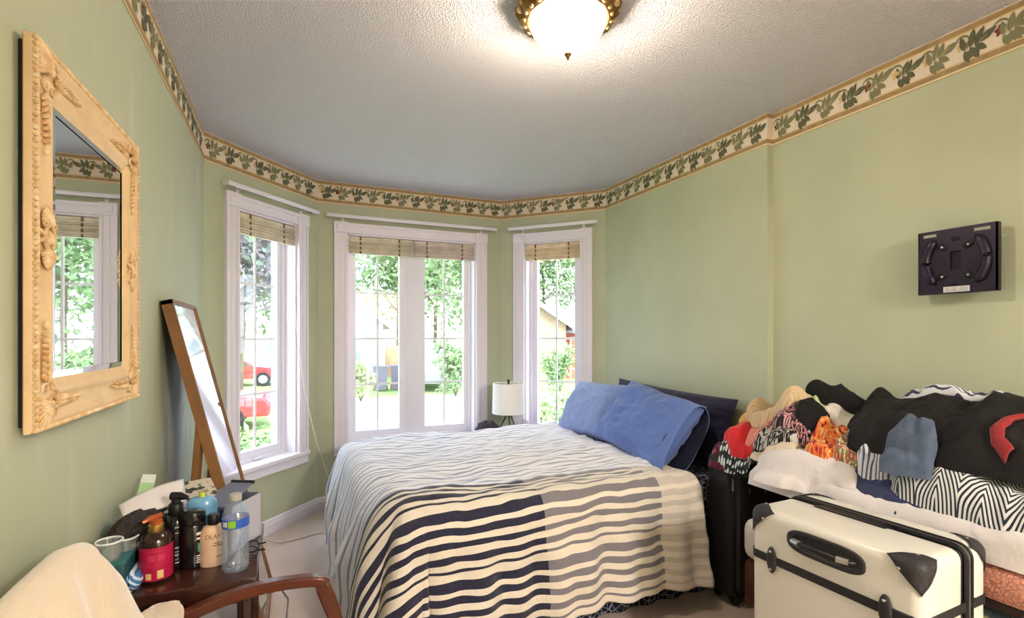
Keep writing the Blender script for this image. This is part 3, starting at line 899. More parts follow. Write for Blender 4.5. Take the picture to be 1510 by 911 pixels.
# ------------------------------------------------------------------ pillows
def pillow_mesh(L, W, Th, seed, n=60, wr=.012, sag=0.0):
    o_ = MB()
    def side(sg):
        def fn(u, v):
            a, b_ = u * 2 - 1, v * 2 - 1
            ha = max(0, 1 - abs(a) ** 2.6); hb = max(0, 1 - abs(b_) ** 2.6)
            h = (ha * hb) ** .5
            x = L / 2 * a * (1 - .05 * (1 - b_ * b_)); y = W / 2 * b_ * (1 - .06 * (1 - a * a))
            w = nz(a * 2.2 + seed, b_ * 2.2, sg) * 1.4 + (1 - abs(nz(a * 4 + seed, b_ * 3.2, 2 + sg)) * 3) * .5 + (1 - abs(nz(a * 7 + b_ * 3 + seed, b_ * 6 - a * 2, 5 + sg)) * 3) * .10 + nz(a * 9 + seed, b_ * 9, 3 + sg) * .25
            y -= sag * (1 - a * a) * (b_ > 0) * b_
            return (x, y, sg * (Th / 2 * h + wr * w * min(1, h * 2)))
        return fn
    o_.grid(side(1), n, n, uv=lambda u, v: (u * L, v * W)); o_.grid(side(-1), n, n, uv=lambda u, v: (u * L, v * W))
    return o_
def place(mb_, c, ax, ay):
    ax = Vector(ax).normalized(); ay = Vector(ay); ay = (ay - ax * ay.dot(ax)).normalized(); az = ax.cross(ay)
    M = Matrix((ax, ay, az)).transposed()
    mb_.v = [tuple(Vector(c) + M @ Vector(p)) for p in mb_.v]
    return mb_
m_pblue = mat('denim_blue_cotton', (126, 146, 196), .85, bump=(9, .5, 4, .02), var=(4, (136, 156, 204)), sheen=.2)
m_pblue2 = mat('mid_blue_cotton', (86, 112, 176), .85, bump=(9, .6, 4, .02), var=(4, (96, 122, 186)), sheen=.2)
m_pnavy = mat('navy_cotton', (34, 32, 66), .85, bump=(16, .4, 5, .01), var=(5, (26, 24, 50)), sheen=.15)
m_pin = mat('painted_shade_blue', (16, 22, 46), .9, bump=(16, .4, 5, .01))  # same blue cloth, darkened to paint the shade inside the case
o = place(pillow_mesh(1.08, .40, .13, 3.1, 50), (2.155, 2.545, .765), (0, -1, -.03), (.18, 0, 1))
tag(obj('pillow', o, m_pnavy, None, 80), 'long navy pillow standing against the wall at the bed head', 'pillow', 'pillows on the striped bed')
o = place(pillow_mesh(.64, .42, .20, 7.7), (1.93, 2.985, .775), (.12, -1, .02), (.52, 0, .82))
tag(obj('pillow', o, m_pblue, None, 80), 'pale blue pillow nearest the bay window', 'pillow', 'pillows on the striped bed')
root = thing('pillow', 'rumpled mid blue pillow with an open case end', 'pillow', (1.9, 2.4, .62), 0, 'pillows on the striped bed')
pc, pax, pay = (1.885, 2.40, .785), Vector((-.02, -1, -.14)), Vector((.62, 0, .80))
o = place(pillow_mesh(.66, .44, .21, 12.3, 60, .015), pc, pax, pay)
obj('stuffed_case', o, m_pblue2, root, 80)
pax.normalize(); pay = (pay - pax * pay.dot(pax)).normalized(); paz = pax.cross(pay)
def sleeve(u, v):      # open end of the case: flattened tube flaring past the stuffing
    th = 2 * PI * u
    wd = .210 - .004 * v + .01 * math.sin(3 * th); hh = .080 + .004 * v + .018 * math.sin(2 * th + 1)
    L_ = .20 + .16 * v + .03 * v * math.cos(th + 2.2)
    p = Vector(pc) + pax * L_ + pay * (wd * math.cos(th)) + paz * (hh * math.sin(th) + .008 * nz(u * 9, v * 4))
    return tuple(p)
o = MB(); o.grid(sleeve, 48, 10, close_u=True); sv_ = obj('case_opening', o, [m_pblue2, m_pin], root, 80)
smod = sv_.modifiers.new('thickness', 'SOLIDIFY'); smod.thickness = .004; smod.material_offset = 1  # inner faces get the painted shade
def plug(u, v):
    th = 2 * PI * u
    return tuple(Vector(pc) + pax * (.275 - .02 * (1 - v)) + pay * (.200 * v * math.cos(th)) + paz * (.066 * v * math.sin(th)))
o = MB(); o.grid(plug, 32, 4, close_u=True); obj('painted_shade_inside', o, m_pin, root, 80)  # plug painted dark for the shade deep in the case

# ------------------------------------------------------------------ nightstand, lamp and what lies there
m_walnut = mat('walnut_wood', (84, 52, 36), .4, bump=(26, .2, 6), var=(6, (58, 34, 24)))
NX, NY, NZ = 1.47, 3.66, .515
root = thing('nightstand', 'small walnut nightstand behind the bed under the lamp', 'nightstand', (NX, NY, 0))
o = MB(); o.rbox(NX - .22, NX + .22, NY - .18, NY + .18, NZ - .022, NZ, .004, 2); obj('top', o, m_walnut, root)
o = MB(); o.rbox(NX - .20, NX + .20, NY - .165, NY + .165, .14, NZ - .022, .004, 1); obj('body', o, m_walnut, root)
for k in range(2):
    z0_ = .155 + k * .17
    o = MB(); o.rbox(NX - .185, NX + .185, NY - .180, NY - .160, z0_, z0_ + .155, .004, 1); dr = obj('drawer', o, m_walnut, root)
    o = MB(); o.blob((NX, NY - .192, z0_ + .08), (.012, .012, .012), None, 0, 10, 8); obj('knob', o, m_steel, dr)
for x in (-.18, .18):
    for y in (-.14, .14):
        o = MB(); o.lathe([(.012, 0), (.018, .15)], 10, (NX + x, NY + y, 0)); obj('leg', o, m_walnut, root)
m_shade = mat('white_linen_shade', (238, 236, 232), .85, bump=(200, .2))
PX, PY = 1.545, 3.63
root = thing('table_lamp', 'tripod table lamp with a white drum shade beside the bed', 'lamp', (PX, PY, NZ))
o = MB()
o.lathe([(.128, .170), (.122, .405), (.119, .405), (.125, .170), (.128, .170)], 40, (PX, PY, NZ)); obj('lamp_shade', o, m_shade, root, 30)
o = MB()
for k in range(3):
    a = k * 2 * PI / 3 + .5
    o.tube([(PX, PY, NZ + .395), (PX + .118 * math.cos(a), PY + .118 * math.sin(a), NZ + .398)], .0022, 6)
o.lathe([(.012, .390), (.012, .400)], 12, (PX, PY, NZ)); obj('spider', o, mat('brass_wire', (150, 124, 60), .4, .8), root)
o = MB(); o.lathe([(.004, .40), (.010, .405), (.007, .412), (.012, .420), (.009, .430), (.002, .434)], 12, (PX, PY, NZ)); obj('finial', o, m_black, root)
o = MB(); o.tube([(PX, PY, NZ + .15), (PX, PY, NZ + .39)], .006, 8); o.lathe([(.012, .150), (.018, .155), (.018, .178), (.010, .185)], 14, (PX, PY, NZ)); obj('stem', o, m_black, root)
for k in range(3):
    a = k * 2 * PI / 3 + .25
    o = MB(); o.tube([(PX + .010 * math.cos(a), PY + .010 * math.sin(a), NZ + .17), (PX + .095 * math.cos(a), PY + .095 * math.sin(a), NZ + .002)], [.005, .004], 8)
    o.tube([(PX + .016 * math.cos(a + .3), PY + .016 * math.sin(a + .3), NZ + .165), (PX + .095 * math.cos(a), PY + .095 * math.sin(a), NZ + .002)], [.003, .003], 6)
    obj('leg', o, mat('dark_green_metal', (44, 50, 42), .5, .3), root)
def lump(c, r, seed, amp=.25, nu=28, nv=16, fr=3.0):
    o_ = MB()
    def fn(u, v):
        th, ph = 2 * PI * u, PI * v
        dv = Vector((math.sin(ph) * math.cos(th), math.sin(ph) * math.sin(th), math.cos(ph)))
        k = 1 + amp * (nz(dv.x * fr + seed, dv.y * fr, dv.z * fr) + .5 * (1 - 2 * abs(nz(dv.x * fr * 2 + seed, dv.y * fr * 2, dv.z * fr * 2 + 4))))
        z = r[2] * max(-.55, dv.z * k) + .55 * r[2]
        return (c[0] + r[0] * dv.x * k, c[1] + r[1] * dv.y * k, c[2] + z)
    o_.grid(fn, nu, nv, close_u=True)
    return o_
o = lump((1.36, 3.60, NZ), (.085, .085, .075), 4.4, .3)
tag(obj('dark_pouch', o, mat('dark_purple_cloth', (58, 50, 66), .8, bump=(30, .4)), None, 80), 'dark crumpled cloth pouch on the nightstand beside the lamp', 'pouch')
o = lump((1.655, 3.555, NZ), (.035, .05, .075), 9.4, .25)
tag(obj('crumpled_tissue', o, mat('tissue_paper', (214, 218, 230), .8), None, 80), 'crumpled white tissue beside the foot of the lamp', 'tissue')

# ------------------------------------------------------------------ black soft suitcase
m_bfab = mat('black_nylon', (30, 26, 28), .62, bump=(300, .25))
m_bfab2 = mat('black_nylon_panel', (36, 31, 33), .6, bump=(300, .25))
m_zip = mat('silver_zip', (170, 170, 172), .35, .9)
SX0, SX1, SY0, SY1 = 1.885, 2.265, 1.765, 1.925
root = thing('soft_suitcase', 'black fabric suitcase standing upright between bed and clothes pile', 'suitcase', (2.07, 1.85, 0))
o = MB(); o.rbox(SX0, SX1, SY0, SY1, .045, .715, .035, 4); obj('body', o, m_bfab, root)
o = MB(); o.rbox(SX0 + .025, SX1 - .025, SY0 - .030, SY0 + .03, .075, .685, .028, 4); obj('front_pocket', o, m_bfab2, root)
for q, (a, b) in enumerate(((.012, -.004), (.030, -.026))):
    o = MB(); r_ = .03; pts = []
    x0, x1, z0, z1 = SX0 + a, SX1 - a, .045 + a, .715 - a
    for cx, cz, a0 in ((x1 - r_, z1 - r_, 0), (x0 + r_, z1 - r_, 90), (x0 + r_, z0 + r_, 180), (x1 - r_, z0 + r_, 270)):
        for k in range(5): an = math.radians(a0 + k * 22.5); pts.append((cx + r_ * math.cos(an), SY0 + b, cz + r_ * math.sin(an)))
    pts.append(pts[0]); o.tube(pts, .004, 6, up=(0, 1, 0), cap=False); obj('zipper', o, m_black, root)
for z in (.58, .60):
    o = MB(); o.rbox(SX0 + .002, SX0 + .010, SY0 - .012, SY0 - .002, z - .02, z + .02, .002, 1); obj('zip_puller', o, m_zip, root)
for x, z in ((SX0 + .085, .56), (SX0 + .19, .548), (SX0 + .275, .54), (SX0 + .085, .16), (SX0 + .20, .565)):
    o = MB(); o.blob((x, SY0 - .031, z), (.007, .004, .014 if x != SX0 + .20 else .005), None, 0, 10, 6); obj('stud', o, mat('grey_stud', (96, 92, 96), .35, .3), root)
o = MB(); o.tube([(SX0 + .10, 1.85, .71), (SX0 + .12, 1.85, .735), (SX1 - .12, 1.85, .735), (SX1 - .10, 1.85, .71)], .010, 8, flat=.6); obj('carry_handle', o, m_black, root)
for x in (SX0 + .05, SX1 - .05):
    for y in (SY0 + .03, SY1 - .03):
        o = MB(); Mw = Matrix.Rotation(PI / 2, 3, 'Y')
        o.blob((x, y, .024), (.012, .024, .024), None, 0, 12, 8); o.box(x - .016, x + .016, y - .02, y + .02, .03, .055); obj('wheel', o, m_black, root)

# ------------------------------------------------------------------ white hard suitcase
m_shell = mat('cream_hard_shell', (224, 221, 212), .34, coat=.25, bump=(250, .08))
m_guard = mat('charcoal_rubber', (46, 44, 48), .55, bump=(120, .2))
m_strap = mat('charcoal_strap', (40, 38, 42), .65)
WRZ = math.atan2(-.488, .020)
WL, WD, WH, WB = .495, .325, .725, .045
root = thing('hard_suitcase', 'cream hard shell suitcase with charcoal corner guards and straps', 'suitcase', (1.414, .986, 0), WRZ)
hx = WL / 2
o = MB(); o.rbox(-hx, hx, 0, .205, WB, WH, .030, 5); obj('front_shell', o, m_shell, root, 50, True)
o = MB(); o.rbox(-hx, hx, .235, WD, WB, WH, .030, 5); obj('rear_shell', o, m_shell, root, 50, True)
o = MB(); o.rbox(-hx + .006, hx - .006, .185, .255, WB + .006, WH - .006, .020, 4); obj('gusset', o, m_strap, root, 50, True)
def ring(y, r, inset, rr=.030, nm='zipper', mt=m_black):
    pts = []
    x0, x1, z0, z1 = -hx + inset, hx - inset, WB + inset, WH - inset
    for cx, cz, a0 in ((x1 - rr, z1 - rr, 0), (x0 + rr, z1 - rr, 90), (x0 + rr, z0 + rr, 180), (x1 - rr, z0 + rr, 270)):
        for k in range(7): an = math.radians(a0 + k * 15); pts.append((cx + rr * math.cos(an), y, cz + rr * math.sin(an)))
    pts.append(pts[0])
    o_ = MB(); o_.tube(pts, r, 6, up=(0, 1, 0), cap=False); obj(nm, o_, mt, root, 60, True)
ring(.208, .006, -.001); ring(.232, .006, -.001); ring(.220, .005, .0, nm='piping', mt=mat('grey_piping', (96, 92, 90), .5))
# corner guards: rounded caps hugging the shell corners
def guard(sx, sy, sz, y0, y1):
    cy = y0 if sy < 0 else y1
    o_ = MB(); e = .0035; r_ = .030; Lg = .085
    C = Vector((sx * hx, cy, WH if sz > 0 else WB))
    n_ = 10
    for ax_ in range(3):
        idx, vv, ff = {}, [], []
        for i in range(n_ + 1):
            for j in range(n_ + 1 - i):
                q = [i / n_, j / n_]; q.insert(ax_, 0.0)
                p = Vector((q[0] * Lg, q[1] * Lg * .9, q[2] * Lg))
                w = Vector([max(0, r_ - k) for k in p]); inner = Vector([max(k, r_) for k in p])
                if w.length > 1e-9: w = w.normalized() * (r_ + e)
                p2 = inner - w
                idx[(i, j)] = len(vv); vv.append((C.x - sx * p2.x, C.y - sy * p2.y, C.z - sz * p2.z))
        for i in range(n_):
            for j in range(n_ - i):
                ff.append((idx[(i, j)], idx[(i + 1, j)], idx[(i, j + 1)]))
                if i + j < n_ - 1: ff.append((idx[(i + 1, j)], idx[(i + 1, j + 1)], idx[(i, j + 1)]))
        o_.add(vv, ff)
    bmx = bmesh.new(); bvs = [bmx.verts.new(p) for p in o_.v]
    for f_ in o_.f: bmx.faces.new([bvs[k] for k in f_])
    bmesh.ops.remove_doubles(bmx, verts=bmx.verts, dist=.0004)
    o_ = MB(); o_.from_bm(bmx)
    gg = obj('corner_guard', o_, m_guard, root, 50, True)
    sd = gg.modifiers.new('thickness', 'SOLIDIFY'); sd.thickness = .003; sd.offset = 0
    # rivets
    o_ = MB()
    for k in (0,):
        o_.blob((C.x - sx * .052, C.y + (sy * .005), C.z - sz * .030), (.005, .003, .004), None, 0, 8, 6)
    obj('rivet', o_, m_steel, gg, 60, True)
    o_ = MB(); o_.blob((C.x - sx * .030, C.y - sy * .040, C.z + sz * .004), (.005, .004, .003), None, 0, 8, 6)
    obj('rivet', o_, m_steel, gg, 60, True)
for sx in (-1, 1):
    for sz in (-1, 1):
        guard(sx, -1, sz, 0, .205); guard(sx, 1, sz, .235, WD)
# strap all round with oval keepers
for zz in (.572, .225):
    o = MB(); e = .003; h_ = .013
    pr = [(-hx - e, -e), (hx + e, -e), (hx + e, WD + e), (-hx - e, WD + e)]
    o.rbox(-hx + .02, hx - .02, -e - .001, .004, zz - h_, zz + h_, .002, 1)
    o.rbox(-hx - e, -hx + .004, .02, WD - .02, zz - h_, zz + h_, .002, 1); o.rbox(hx - .004, hx + e, .02, WD - .02, zz - h_, zz + h_, .002, 1)
    o.rbox(-hx + .02, hx - .02, WD - .004, WD + e, zz - h_, zz + h_, .002, 1)
    for sx, sy, cx, cy in ((-1, -1, -hx + .03, .03), (1, -1, hx - .03, .03), (-1, 1, -hx + .03, WD - .03), (1, 1, hx - .03, WD - .03)):
        pts = [(cx + sx * (.0335) * math.cos(a), cy + sy * .0335 * math.sin(a), zz) for a in [k * PI / 12 for k in range(7)]]
        vv3, ff3 = [], []
        for i, p in enumerate(pts): vv3 += [(p[0], p[1], zz - h_), (p[0], p[1], zz + h_)]
        for i in range(6): ff3.append((2 * i, 2 * i + 1, 2 * i + 3, 2 * i + 2))
        o.add(vv3, ff3)
    obj('strap', o, m_strap, root, 40, True)
    for xx in (-.165, .165):
        o = MB()
        bmx = bmesh.new(); bmesh.ops.create_uvsphere(bmx, u_segments=20, v_segments=8, radius=1)
        for v_ in bmx.verts: v_.co = Vector((xx + v_.co.x * .017, -.004 + v_.co.y * .008, zz + v_.co.z * .043))
        o.from_bm(bmx); kp = obj('strap_keeper', o, m_guard, root, 60, True)
        for dz in (-.028, .028):
            o = MB(); o.blob((xx, -.0115, zz + dz), (.005, .003, .004), None, 0, 8, 6)
            obj('rivet', o, m_steel, kp, 60, True)
# recessed side handle on the front, near the top
def stadium(y, rx, rz_, cx, cz, n=28):
    return [(cx + rx * math.copysign(abs(math.cos(a)) ** .55, math.cos(a)), y, cz + rz_ * math.copysign(abs(math.sin(a)) ** .75, math.sin(a))) for a in [2 * PI * k / n for k in range(n)]]
hc = (.0, .662)
o = MB(); p0, p1 = stadium(-.0045, .112, .034, *hc), stadium(-.0045, .098, .024, *hc); p2 = stadium(.0, .116, .037, *hc)
n = 28; o.add(p2 + p0 + p1 + stadium(-.0015, .094, .021, *hc), [(k * n + i, k * n + (i + 1) % n, (k + 1) * n + (i + 1) % n, (k + 1) * n + i) for k in range(3) for i in range(n)] + [tuple(3 * n + i for i in range(n))])
hp = obj('handle_plate', o, m_guard, root, 40, True)
o = MB(); o.tube([(hc[0] - .088, -.004, hc[1] + .002), (hc[0] - .080, -.020, hc[1] + .004), (hc[0] - .05, -.028, hc[1] + .005), (hc[0] + .05, -.028, hc[1] + .005), (hc[0] + .080, -.020, hc[1] + .004), (hc[0] + .088, -.004, hc[1] + .002)], [.008, .010, .011, .011, .010, .008], 10, flat=.8)
obj('grip', o, m_black, hp, 60, True)
for s_ in (-1, 1):
    o = MB(); o.tube([(hc[0] + s_ * .054, -.0285, hc[1] + .0055), (hc[0] + s_ * .082, -.0190, hc[1] + .0045)], [.0122, .0110], 10, flat=.8); obj('chrome_clip', o, m_steel, hp, 60, True)
o = MB(); o.prism([(-.150, WH - .002), (-.125, WH + .004), (.055, WH + .004), (.085, WH - .002)], 'y', .165, .206)
obj('lock_plate', o, m_black, root, 0, True)
for sx in (-1, 1):
    for y in (.05, WD - .05):
        o = MB(); o.blob((sx * .19, y, .026), (.012, .026, .026), None, 0, 12, 8); o.rbox(sx * .19 - .018, sx * .19 + .018, y - .02, y + .02, .03, .06, .004, 1); obj('wheel', o, m_black, root, 60, True)

# ------------------------------------------------------------------ spare bed under the clothes
m_plaid = mat('plaid_blanket', (150, 160, 150), .9)
g = NG(m_plaid); oc = g.objco()
def bands(sock, k, w): return g.math('LESS_THAN', g.math('FRACT', g.math('MULTIPLY', sock, k)), w)
sm_ = g.math('ADD', oc[0], oc[2])
c_ = g.mix(bands(sm_, 7, .35), (200, 196, 150), (120, 140, 160)); c_ = g.mix(g.math('MULTIPLY', bands(oc[1], 7, .35), .6), c_, (92, 120, 140)); c_ = g.mix(g.math('MULTIPLY', bands(oc[1], 14, .15), .8), c_, (222, 214, 150))
g.color(c_); g.bump(g.noise(90, 3, g.ovec), .4)
root = thing('daybed', 'low single bed along the recessed wall buried under clothes', 'bed', (2.03, .75, 0))
o = MB(); o.rbox(1.80, 2.275, -.35, 1.62, .12, .32, .02, 2); obj('base', o, m_walnut, root)
o = MB(); o.rbox(1.79, 2.28, -.36, 1.63, .32, .50, .05, 4); obj('mattress', o, m_mattress, root)
for x in (1.85, 2.22):
    for y in (-.28, 1.55):
        o = MB(); o.lathe([(.02, 0), (.026, .12)], 10, (x, y, 0)); obj('leg', o, m_walnut, root)
def plaidf(u, v):
    y = -.3 + 1.3 * u
    s_ = v * .85
    if s_ < .45: x = 2.26 - s_; z = .515 + .01 * nz(y * 5, s_ * 5)
    else: x = 1.795 - .03 - .02 * math.sin(y * 22) * (s_ - .45) * 3; z = .505 - (s_ - .45)
    return (x, y, z)
o = MB(); o.grid(plaidf, 60, 40); p_ = obj('plaid_blanket', o, m_plaid, None, 80, recalc=False)
tag(p_, 'yellow and blue plaid blanket on the low bed behind the cream suitcase', 'blanket')
md = p_.modifiers.new('thickness', 'SOLIDIFY'); md.thickness = .006; md.offset = 1
m_pinkf = mat('salmon_pink_print', (206, 146, 126), .8, bump=(120, .4, 3)); g = NG(m_pinkf); g.objco()
g.color(g.mix(g.math('LESS_THAN', g.voronoi(85, g.ovec, 'DISTANCE_TO_EDGE'), .07), (214, 152, 130), (176, 112, 100)))
root = thing('pink_cushion', 'salmon pink printed cushion with dark underside beside the cream suitcase', 'cushion', (1.98, .6, .53))
o = MB(); o.rbox(1.765, 2.26, .30, 1.05, .548, .655, .035, 4); obj('cover', o, m_pinkf, root)
o = MB(); o.rbox(1.768, 2.26, .305, 1.045, .530, .562, .014, 3); obj('underside', o, mat('dark_brown_base', (42, 24, 26), .8), root)

# ------------------------------------------------------------------ clothes pile : each garment drapes over what is already there
GX0, GX1, GY0, GY1, GR = 1.55, 2.30, -.05, 2.05, .01
gnx, gny = int((GX1 - GX0) / GR) + 1, int((GY1 - GY0) / GR) + 1
gx, gy = np.meshgrid(np.arange(gnx) * GR + GX0, np.arange(gny) * GR + GY0, indexing='ij')
HF = np.full((gnx, gny), .30)
sel = (gx > 1.775) & (gy < 1.62); HF[sel] = .656
sel = (gx > 1.775) & (gy >= 1.62) & (gy < 1.76); HF[sel] = .645
sel = (gx > 1.89) & (gy >= 1.76) & (gy < 1.93); HF[sel] = .717
sl = (gx <= 1.775); HF[sl] = np.maximum(.30, .656 - (1.775 - gx[sl]) * 5)
def blur(a, k):
    for _ in range(k):
        p = np.pad(a, 1, mode='edge')
        a = (p[:-2, 1:-1] + p[2:, 1:-1] + p[1:-1, :-2] + p[1:-1, 2:] + 2 * p[1:-1, 1:-1]) / 6
    return a
def samp(a, x, y):
    fx, fy = (x - GX0) / GR, (y - GY0) / GR
    i, j = int(min(max(fx, 0), gnx - 2)), int(min(max(fy, 0), gny - 2))
    tx, ty = min(max(fx - i, 0), 1), min(max(fy - j, 0), 1)
    return (a[i, j] * (1 - tx) + a[i + 1, j] * tx) * (1 - ty) + (a[i, j + 1] * (1 - tx) + a[i + 1, j + 1] * tx) * ty
def garment(name, label, cat, cx, cy, rx, ry, rot, th, mt, seed, wr=.012, fr=9.0, irr=.14, bl=10, sq=.5, an=2.2, edge=.5, parent=None, drop_=.07):
    global HF
    Hs = blur(HF, bl + 14); Hb = blur(HF, 3)
    n = max(22, int(2 * max(rx, ry) / .0085))
    ca, sa = math.cos(rot), math.sin(rot)
    top, bot, uvs = [], [], []
    cellmax = {}
    hmin = samp(Hs, cx, cy) - drop_
    for j in range(n + 1):
        for i in range(n + 1):
            u, v = 2 * i / n - 1, 2 * j / n - 1
            du, dv = u * math.sqrt(1 - v * v / 2), v * math.sqrt(1 - u * u / 2)
            a, b_ = du + (u - du) * sq, dv + (v - dv) * sq
            ang = math.atan2(b_, a); rr = max(abs(u), abs(v))
            k = 1 + irr * rr * (nz(math.cos(ang) * 1.6 + seed, math.sin(ang) * 1.6, 1) * 1.4 + .5 * nz(math.cos(ang) * 5 + seed, math.sin(ang) * 5, 6))
            lx, ly = a * rx * k, b_ * ry * k
            x, y = cx + lx * ca - ly * sa, cy + lx * sa + ly * ca
            x = min(x, (XR2 if y < YJ else XR) - .012)
            pf = max(0.0, 1 - rr ** 3.0) ** edge
            w = .62 * wr * ((1 - 3.2 * abs(nz(lx * fr + seed, ly * fr * an, 2))) + .6 * (1 - 3 * abs(nz(lx * fr * 2.1 + seed, ly * fr * 1.2, 5))) + .8 * nz(lx * fr * .6 + seed, ly * fr * .6, 8) + .35 * (1 - 3 * abs(nz(lx * fr * 4 + seed, ly * fr * 2.6, 3))))
            h0 = max(samp(Hb, x, y), hmin)
            hs = max(h0, samp(Hs, x, y))
            zt = max(h0 + .002, h0 * (1 - min(1, pf * 1.2)) + hs * min(1, pf * 1.2) + th * pf + w * min(1, pf * 2) + .003)
            top.append((x, y, zt)); bot.append((x, y, min(zt - .0015, h0 + .001))); uvs.append((lx, ly))
            key = (int(round((x - GX0) / GR)), int(round((y - GY0) / GR)))
            cellmax[key] = max(cellmax.get(key, 0), zt)
    for (i, j), z in cellmax.items():
        if 0 <= i < gnx and 0 <= j < gny: HF[i, j] = max(HF[i, j], z)
    HF = np.maximum(blur(HF, 2), HF - .012)
    o_ = MB(); w_ = n + 1
    ft = [(j * w_ + i, j * w_ + i + 1, (j + 1) * w_ + i + 1, (j + 1) * w_ + i) for j in range(n) for i in range(n)]
    o_.add(top, ft, 0, uvs)
    ob = o_.add(bot, [f_[::-1] for f_ in ft], 0, uvs)
    rim = [i for i in range(w_)] + [j * w_ + n for j in range(1, w_)] + [n * w_ + i for i in range(n - 1, -1, -1)] + [j * w_ for j in range(n - 1, 0, -1)]
    for q in range(len(rim)):
        a, b_ = rim[q], rim[(q + 1) % len(rim)]
        o_.f.append((b_, a, ob + a, ob + b_)); o_.mi.append(0)
    e_ = obj(name, o_, mt, parent, 80)
    if parent is None: tag(e_, label, cat, 'clothes heaped on the low bed')
    return e_
def cloth(name, col, rough=.88, bump=(16, .75, 6, .016), var=None, sheen=.2): return mat(name, col, rough, bump=bump, var=var, sheen=sheen)
def pattern(name, base):
    m_ = mat(name, base, .88, sheen=.15); return m_, NG(m_)
m_sheet = cloth('white_sheet', (222, 216, 216), bump=(7, .7, 5, .03))
m_cardi = cloth('beige_knit', (206, 178, 138)); g = NG(m_cardi); a_, b_ = g.uv()
rib = g.math('FRACT', g.math('MULTIPLY', g.math('ADD', a_, b_), 55)); g.color(g.mix(g.ramp(rib, [(0, (0, 0, 0, 1)), (.5, (1, 1, 1, 1))], False), (190, 158, 116), (216, 190, 152))); g.bump(rib, .5, .004)
m_red = cloth('red_knit', (206, 30, 38), bump=(200, .7, 2, .004))
m_yel = cloth('mustard_cloth', (222, 176, 92)); m_pinkc = cloth('salmon_cloth', (222, 140, 124))
m_hound, g = pattern('black_teal_white_knit', (200, 210, 205)); g.uv(); g.color(g.ramp(g.voronoi(60, g.uvvec, rnd=.25), [(0, (206, 220, 214)), (.36, (26, 30, 32))]))
m_bw, g = pattern('black_white_dotted', (20, 20, 20)); g.uv(); g.color(g.ramp(g.noise(60, 2, g.uvvec, 1.5), [(0, (16, 15, 18)), (.52, (196, 192, 184))]))
m_maroon, g = pattern('maroon_dotted', (96, 20, 50)); g.uv(); g.color(g.ramp(g.voronoi(75, g.uvvec), [(0, (206, 150, 160)), (.17, (92, 18, 48))]))
m_floral, g = pattern('dark_floral', (30, 22, 26)); g.uv(); nf = g.noise(42, 3, g.uvvec, 2.0); g.color(g.ramp(nf, [(0, (24, 18, 22)), (.50, (196, 120, 140)), (.56, (222, 196, 180)), (.60, (70, 30, 44)), (.64, (26, 20, 24))]))
m_orange, g = pattern('orange_scarf', (222, 104, 50)); g.uv(); g.color(g.ramp(g.noise(26, 3, g.uvvec, 2.5), [(0, (226, 190, 130)), (.40, (226, 120, 40)), (.52, (200, 50, 40)), (.60, (90, 36, 30))]))
m_rg, g = pattern('red_green_scarf', (160, 160, 120)); g.uv(); g.color(g.ramp(g.noise(30, 3, g.uvvec, 2.5), [(0, (206, 196, 150)), (.42, (120, 116, 84)), (.52, (200, 52, 52)), (.60, (216, 208, 176))]))
m_blk = cloth('black_cotton', (16, 14, 16), .9, sheen=0); m_blk2 = cloth('black_softshell', (18, 14, 15), .8, sheen=0)
m_jean = cloth('grey_blue_denim', (92, 106, 128), bump=(30, .5, 5, .008), var=(14, (66, 80, 106))); m_nav = cloth('navy_cotton_cloth', (48, 56, 92))
m_green = cloth('pale_green_cloth', (196, 214, 160)); m_wht = cloth('off_white_cloth', (224, 216, 204)); m_crm = cloth('cream_cloth', (214, 200, 178))
m_palm, g = pattern('palm_leaf_print', (220, 222, 222)); a_, b_ = g.uv()
zig = g.math('ABSOLUTE', g.math('SUBTRACT', g.math('FRACT', g.math('MULTIPLY', b_, 9.0)), .5))
ln_ = g.math('FRACT', g.math('ADD', g.math('MULTIPLY', a_, 88), g.math('MULTIPLY', zig, 10.0)))
g.color(g.ramp(ln_, [(0, (38, 44, 62)), (.46, (224, 224, 222))]))
m_pstr, g = pattern('navy_white_stripe', (220, 222, 226)); a_, b_ = g.uv()
g.color(g.ramp(g.math('FRACT', g.math('ADD', g.math('MULTIPLY', a_, 62), g.math('MULTIPLY', g.noise(9, 2, g.uvvec), 1.2))), [(0, (52, 56, 86)), (.45, (220, 220, 224))]))
m_frg, g = pattern('grey_white_fringe', (214, 216, 222)); a_, b_ = g.uv()
g.color(g.ramp(g.math('FRACT', g.math('ADD', g.math('MULTIPLY', b_, 70), g.math('MULTIPLY', g.noise(14, 2, g.uvvec), 4))), [(0, (84, 90, 112)), (.4, (216, 218, 224))]))

garment('white_bed_sheet', 'crumpled white sheet under the heap of clothes', 'sheet', 2.03, .78, .258, .84, 0, .122, m_sheet, 1.3, .016, 4, .03, -8, .85, .6, .28, drop_=.0)
garment('white_pillow', 'soft white pillow poking out below the orange scarf', 'pillow', 1.96, 1.385, .215, .20, .25, .055, m_sheet, 5.3, .010, 5, .08, 8, .7, 1, .4)
garment('black_sweater', 'black sweater sagging beside the black suitcase', 'sweater', 2.06, 1.655, .20, .13, .1, .04, m_blk, 8.1, .012)
garment('maroon_scarf', 'maroon dotted scarf on top of the black suitcase', 'scarf', 2.035, 1.835, .175, .085, .03, .040, m_maroon, 2.9, .008, 14, edge=.3, bl=-10)
garment('cream_shirt', 'cream shirt folded under the black and white blouse', 'shirt', 1.96, 1.54, .15, .11, .2, .02, m_crm, 3.7, .008)
garment('teal_patterned_sweater', 'black and pale teal patterned knit under the red knit', 'sweater', 2.035, 1.725, .165, .150, .05, .045, m_hound, 6.2, .008, 12, edge=.3, bl=-8)
